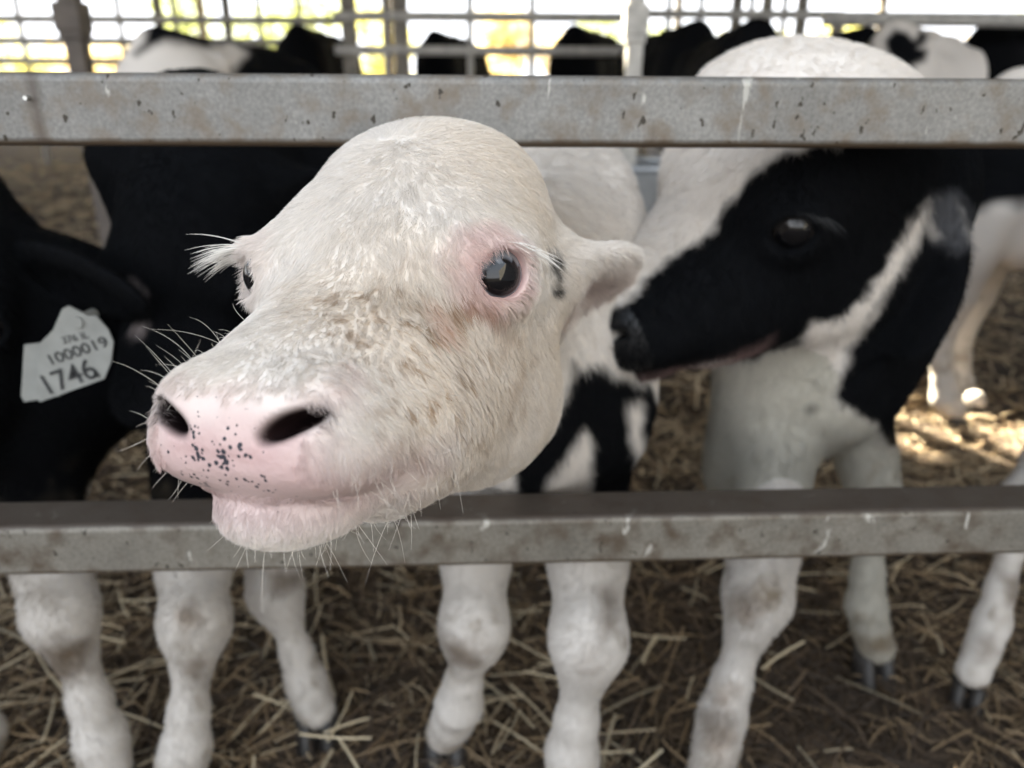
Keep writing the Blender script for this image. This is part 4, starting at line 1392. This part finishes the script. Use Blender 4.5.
pen_fence('grey pipe pen fence in the middle distance with two thick posts', 6.2, at(335, 40, 6.2)[0], at(632, 40, 6.2)[0],
          [zz(17, 6.2), zz(51, 6.2), .45], [349, 401], .035, .10, zz(-6, 6.2), [385, 470, 532])
pen_fence('thin barred pen fence at the far left against the light', 8.5, at(-60, 40, 8.5)[0], at(345, 40, 8.5)[0],
          [zz(22, 8.5), zz(44, 8.5), zz(64, 8.5), .4], [160, 228], .038, .07, zz(-14, 8.5), [20, 120, 176, 260, 300])
pen_fence('pen fence with close uprights right of centre', 7.0, at(640, 40, 7.0)[0], at(840, 40, 7.0)[0],
          [zz(13, 7.0), zz(40, 7.0), .5], [735, 765, 800], .035, .075, zz(-8, 7.0), [668, 700, 750, 783])
pen_fence('heavy grey feed rail over the far cows at the right', 5.4, at(825, 15, 5.4)[0], at(1130, 15, 5.4)[0],
          [zz(17, 5.4)], [838, 1060], .045, .06, zz(10, 5.4), [])
def post(label, px_b, py, Y, w, ztop, mat):
    x = at(px_b, py, Y)[0]
    root = empty('barn_post', (x, Y, 0)); tag(root, label, 'post')
    mb = MB(); mb.box((x, Y, ztop / 2), (w, w, ztop), None, .01); mb.build('shaft', mat, root)
    mb = MB(); mb.box((x, Y, .06), (w * 1.9, w * 1.9, .12), None, .01); mb.build('footing', M_POST, root)
    mb = MB(); mb.box((x, Y, zz(20, Y)), (w * 1.5, w * 1.5, .10), None, .008); mb.build('clamp', mat, root)
    mb = MB(); mb.box((x, Y, zz(38, Y)), (w * 1.3, w * 1.3, .03), None, .006); mb.build('clamp', mat, root)
post('brown barn post at the far left reaching up out of sight', 80, 60, 3.2, .065, 3.19, simple_mat('brown_post', (.12, .10, .085), .7, 0, .3, 12))
post('galvanised steel post right of centre behind the top rail', 634, 50, 3.0, .055, 3.19, M_BAR)
# barn posts at the far edge, not aligned with anything near
for x, lab in ((-6.5, 'roof post at the far side of the barn, left of all'), (-2.6, 'roof post at the far side of the barn behind the left pens'), (3.4, 'roof post at the far side of the barn behind the right pens'), (7.6, 'roof post at the far side of the barn, right of all')):
    root = empty('roof_post', (x, 17.6, 0)); tag(root, lab, 'post')
    mb = MB(); mb.box((x, 17.6, 1.59), (.14, .14, 3.18), None, .01); mb.build('shaft', M_POST, root)
    mb = MB(); mb.box((x, 17.6, .08), (.26, .26, .16), None, .02); mb.build('footing', M_POST, root)

# water trough
def trough():
    x0, x1, y0, y1, z0, z1, t = .20, 1.15, 2.75, 3.15, .26, .60, .02
    root = empty('water_trough', ((x0 + x1) / 2, (y0 + y1) / 2, 0)); tag(root, 'low galvanised water trough standing behind the calves right of centre', 'trough')
    m = simple_mat('trough_zinc', (.42, .44, .46), .35, .6, .2, 9)
    mb = MB(); cx, cy = (x0 + x1) / 2, (y0 + y1) / 2
    mb.box((cx, cy, z0), (x1 - x0, y1 - y0, t), None, .004)
    mb.box((cx, y0, (z0 + z1) / 2), (x1 - x0, t, z1 - z0), None, .004); mb.box((cx, y1, (z0 + z1) / 2), (x1 - x0, t, z1 - z0), None, .004)
    mb.box((x0, cy, (z0 + z1) / 2), (t, y1 - y0, z1 - z0), None, .004); mb.box((x1, cy, (z0 + z1) / 2), (t, y1 - y0, z1 - z0), None, .004)
    mb.build('basin', m, root)
    mb = MB()
    for a, b in (((x0, y0), (x1, y0)), ((x1, y0), (x1, y1)), ((x1, y1), (x0, y1)), ((x0, y1), (x0, y0))):
        mb.tube([(*a, z1), (*b, z1)], .018, 10)
    mb.build('rim', m, root, smooth=True)
    mb = MB(); mb.box((cx, cy, z1 - .07), (x1 - x0 - t, y1 - y0 - t, .01)); mb.build('water', simple_mat('dark_water', (.03, .035, .035), .05), root)
    for x in (x0 + .08, x1 - .08):
        for y in (y0 + .04, y1 - .04):
            mb = MB(); mb.box((x, y, z0 / 2 - .01), (.04, .04, z0), None, .004); mb.build('leg', M_POST, root)
trough()

# ------------------------------------------------------------------ outside, beyond the barn
def outside():
    P = np.array([(-40, 16.9, -.03), (40, 16.9, -.03), (40, 70, 0), (-40, 70, 0)]); o = mesh_np('ground', P, np.array([[0, 1, 2, 3]]), simple_mat('dry_field', (.42, .36, .22), .9, 0, .25, .6), None, False)
    o['kind'] = 'structure'
    m, nt, b = new_mat('sunlit_leaves')
    a = nt.nodes.new('ShaderNodeAttribute'); a.attribute_name = 'Col'
    tr = nt.nodes.new('ShaderNodeBsdfTranslucent'); mx = nt.nodes.new('ShaderNodeMixShader'); mx.inputs[0].default_value = .5
    out = nt.nodes['Material Output']
    nt.links.new(a.outputs['Color'], b.inputs['Base Color']); nt.links.new(a.outputs['Color'], tr.inputs['Color'])
    nt.links.new(b.outputs[0], mx.inputs[1]); nt.links.new(tr.outputs[0], mx.inputs[2]); nt.links.new(mx.outputs[0], out.inputs['Surface'])
    b.inputs['Roughness'].default_value = .6
    bark = simple_mat('bark', (.14, .11, .08), .9, 0, .3, 8, .5)
    kinds = [('yellow-green', (.55, .52, .16)), ('pale straw-coloured', (.70, .58, .30)), ('dusty olive', (.34, .38, .14))]
    places = ['at the far left', 'left of the left barn post', 'behind the left pen fence', 'left of centre', 'in the centre', 'right of centre', 'behind the right pens', 'over the patched cow', 'at the far right']
    for i, pl in enumerate(places):
        rng = np.random.RandomState(70 + i)
        Y = 22.5 + rng.uniform(-1.5, 3); x = (-.62 + i * .155) * Y + rng.uniform(-.4, .4)
        kn, kc = kinds[i % 3]
        root = empty('bush', (x, Y, 0)); tag(root, 'sunlit %s bush beyond the barn %s' % (kn, pl), 'bush', 'bushes beyond the barn')
        n = 3600
        cs = rng.randn(7, 3) * (.95, .7, .7) + (x, Y, 1.6); k = rng.randint(0, 7, n)
        d = rng.randn(n, 3); d /= np.linalg.norm(d, axis=1, keepdims=True)
        c = cs[k] + d * (.75 * rng.rand(n, 1) ** .4) * (1.1, 1, .8)
        c[:, 2] = np.abs(c[:, 2]) + .05
        u = rng.randn(n, 3); u /= np.linalg.norm(u, axis=1, keepdims=True); v = np.cross(u, rng.randn(n, 3)); v /= np.linalg.norm(v, axis=1, keepdims=True)
        a_ = rng.uniform(.05, .10, (n, 1))
        V = np.stack([c - u * a_, c + v * a_ * .5, c + u * a_, c - v * a_ * .5], 1).reshape(-1, 3)
        F = np.arange(n * 4).reshape(-1, 4)
        col = np.repeat(np.array(kc) * rng.uniform(.6, 1.3, (n, 1)), 4, 0)
        mesh_np('foliage', V, F, m, root, False, np.clip(col, 0, 1))
        mb = MB()
        for q in range(5):
            e_ = cs[q]; mb.tube([(x + (q - 2) * .03, Y, 0), ((x + e_[0]) / 2, (Y + e_[1]) / 2, e_[2] * .4), tuple(e_)], [.06, .045, .02], 7)
        mb.build('stems', bark, root, smooth=True)
outside()
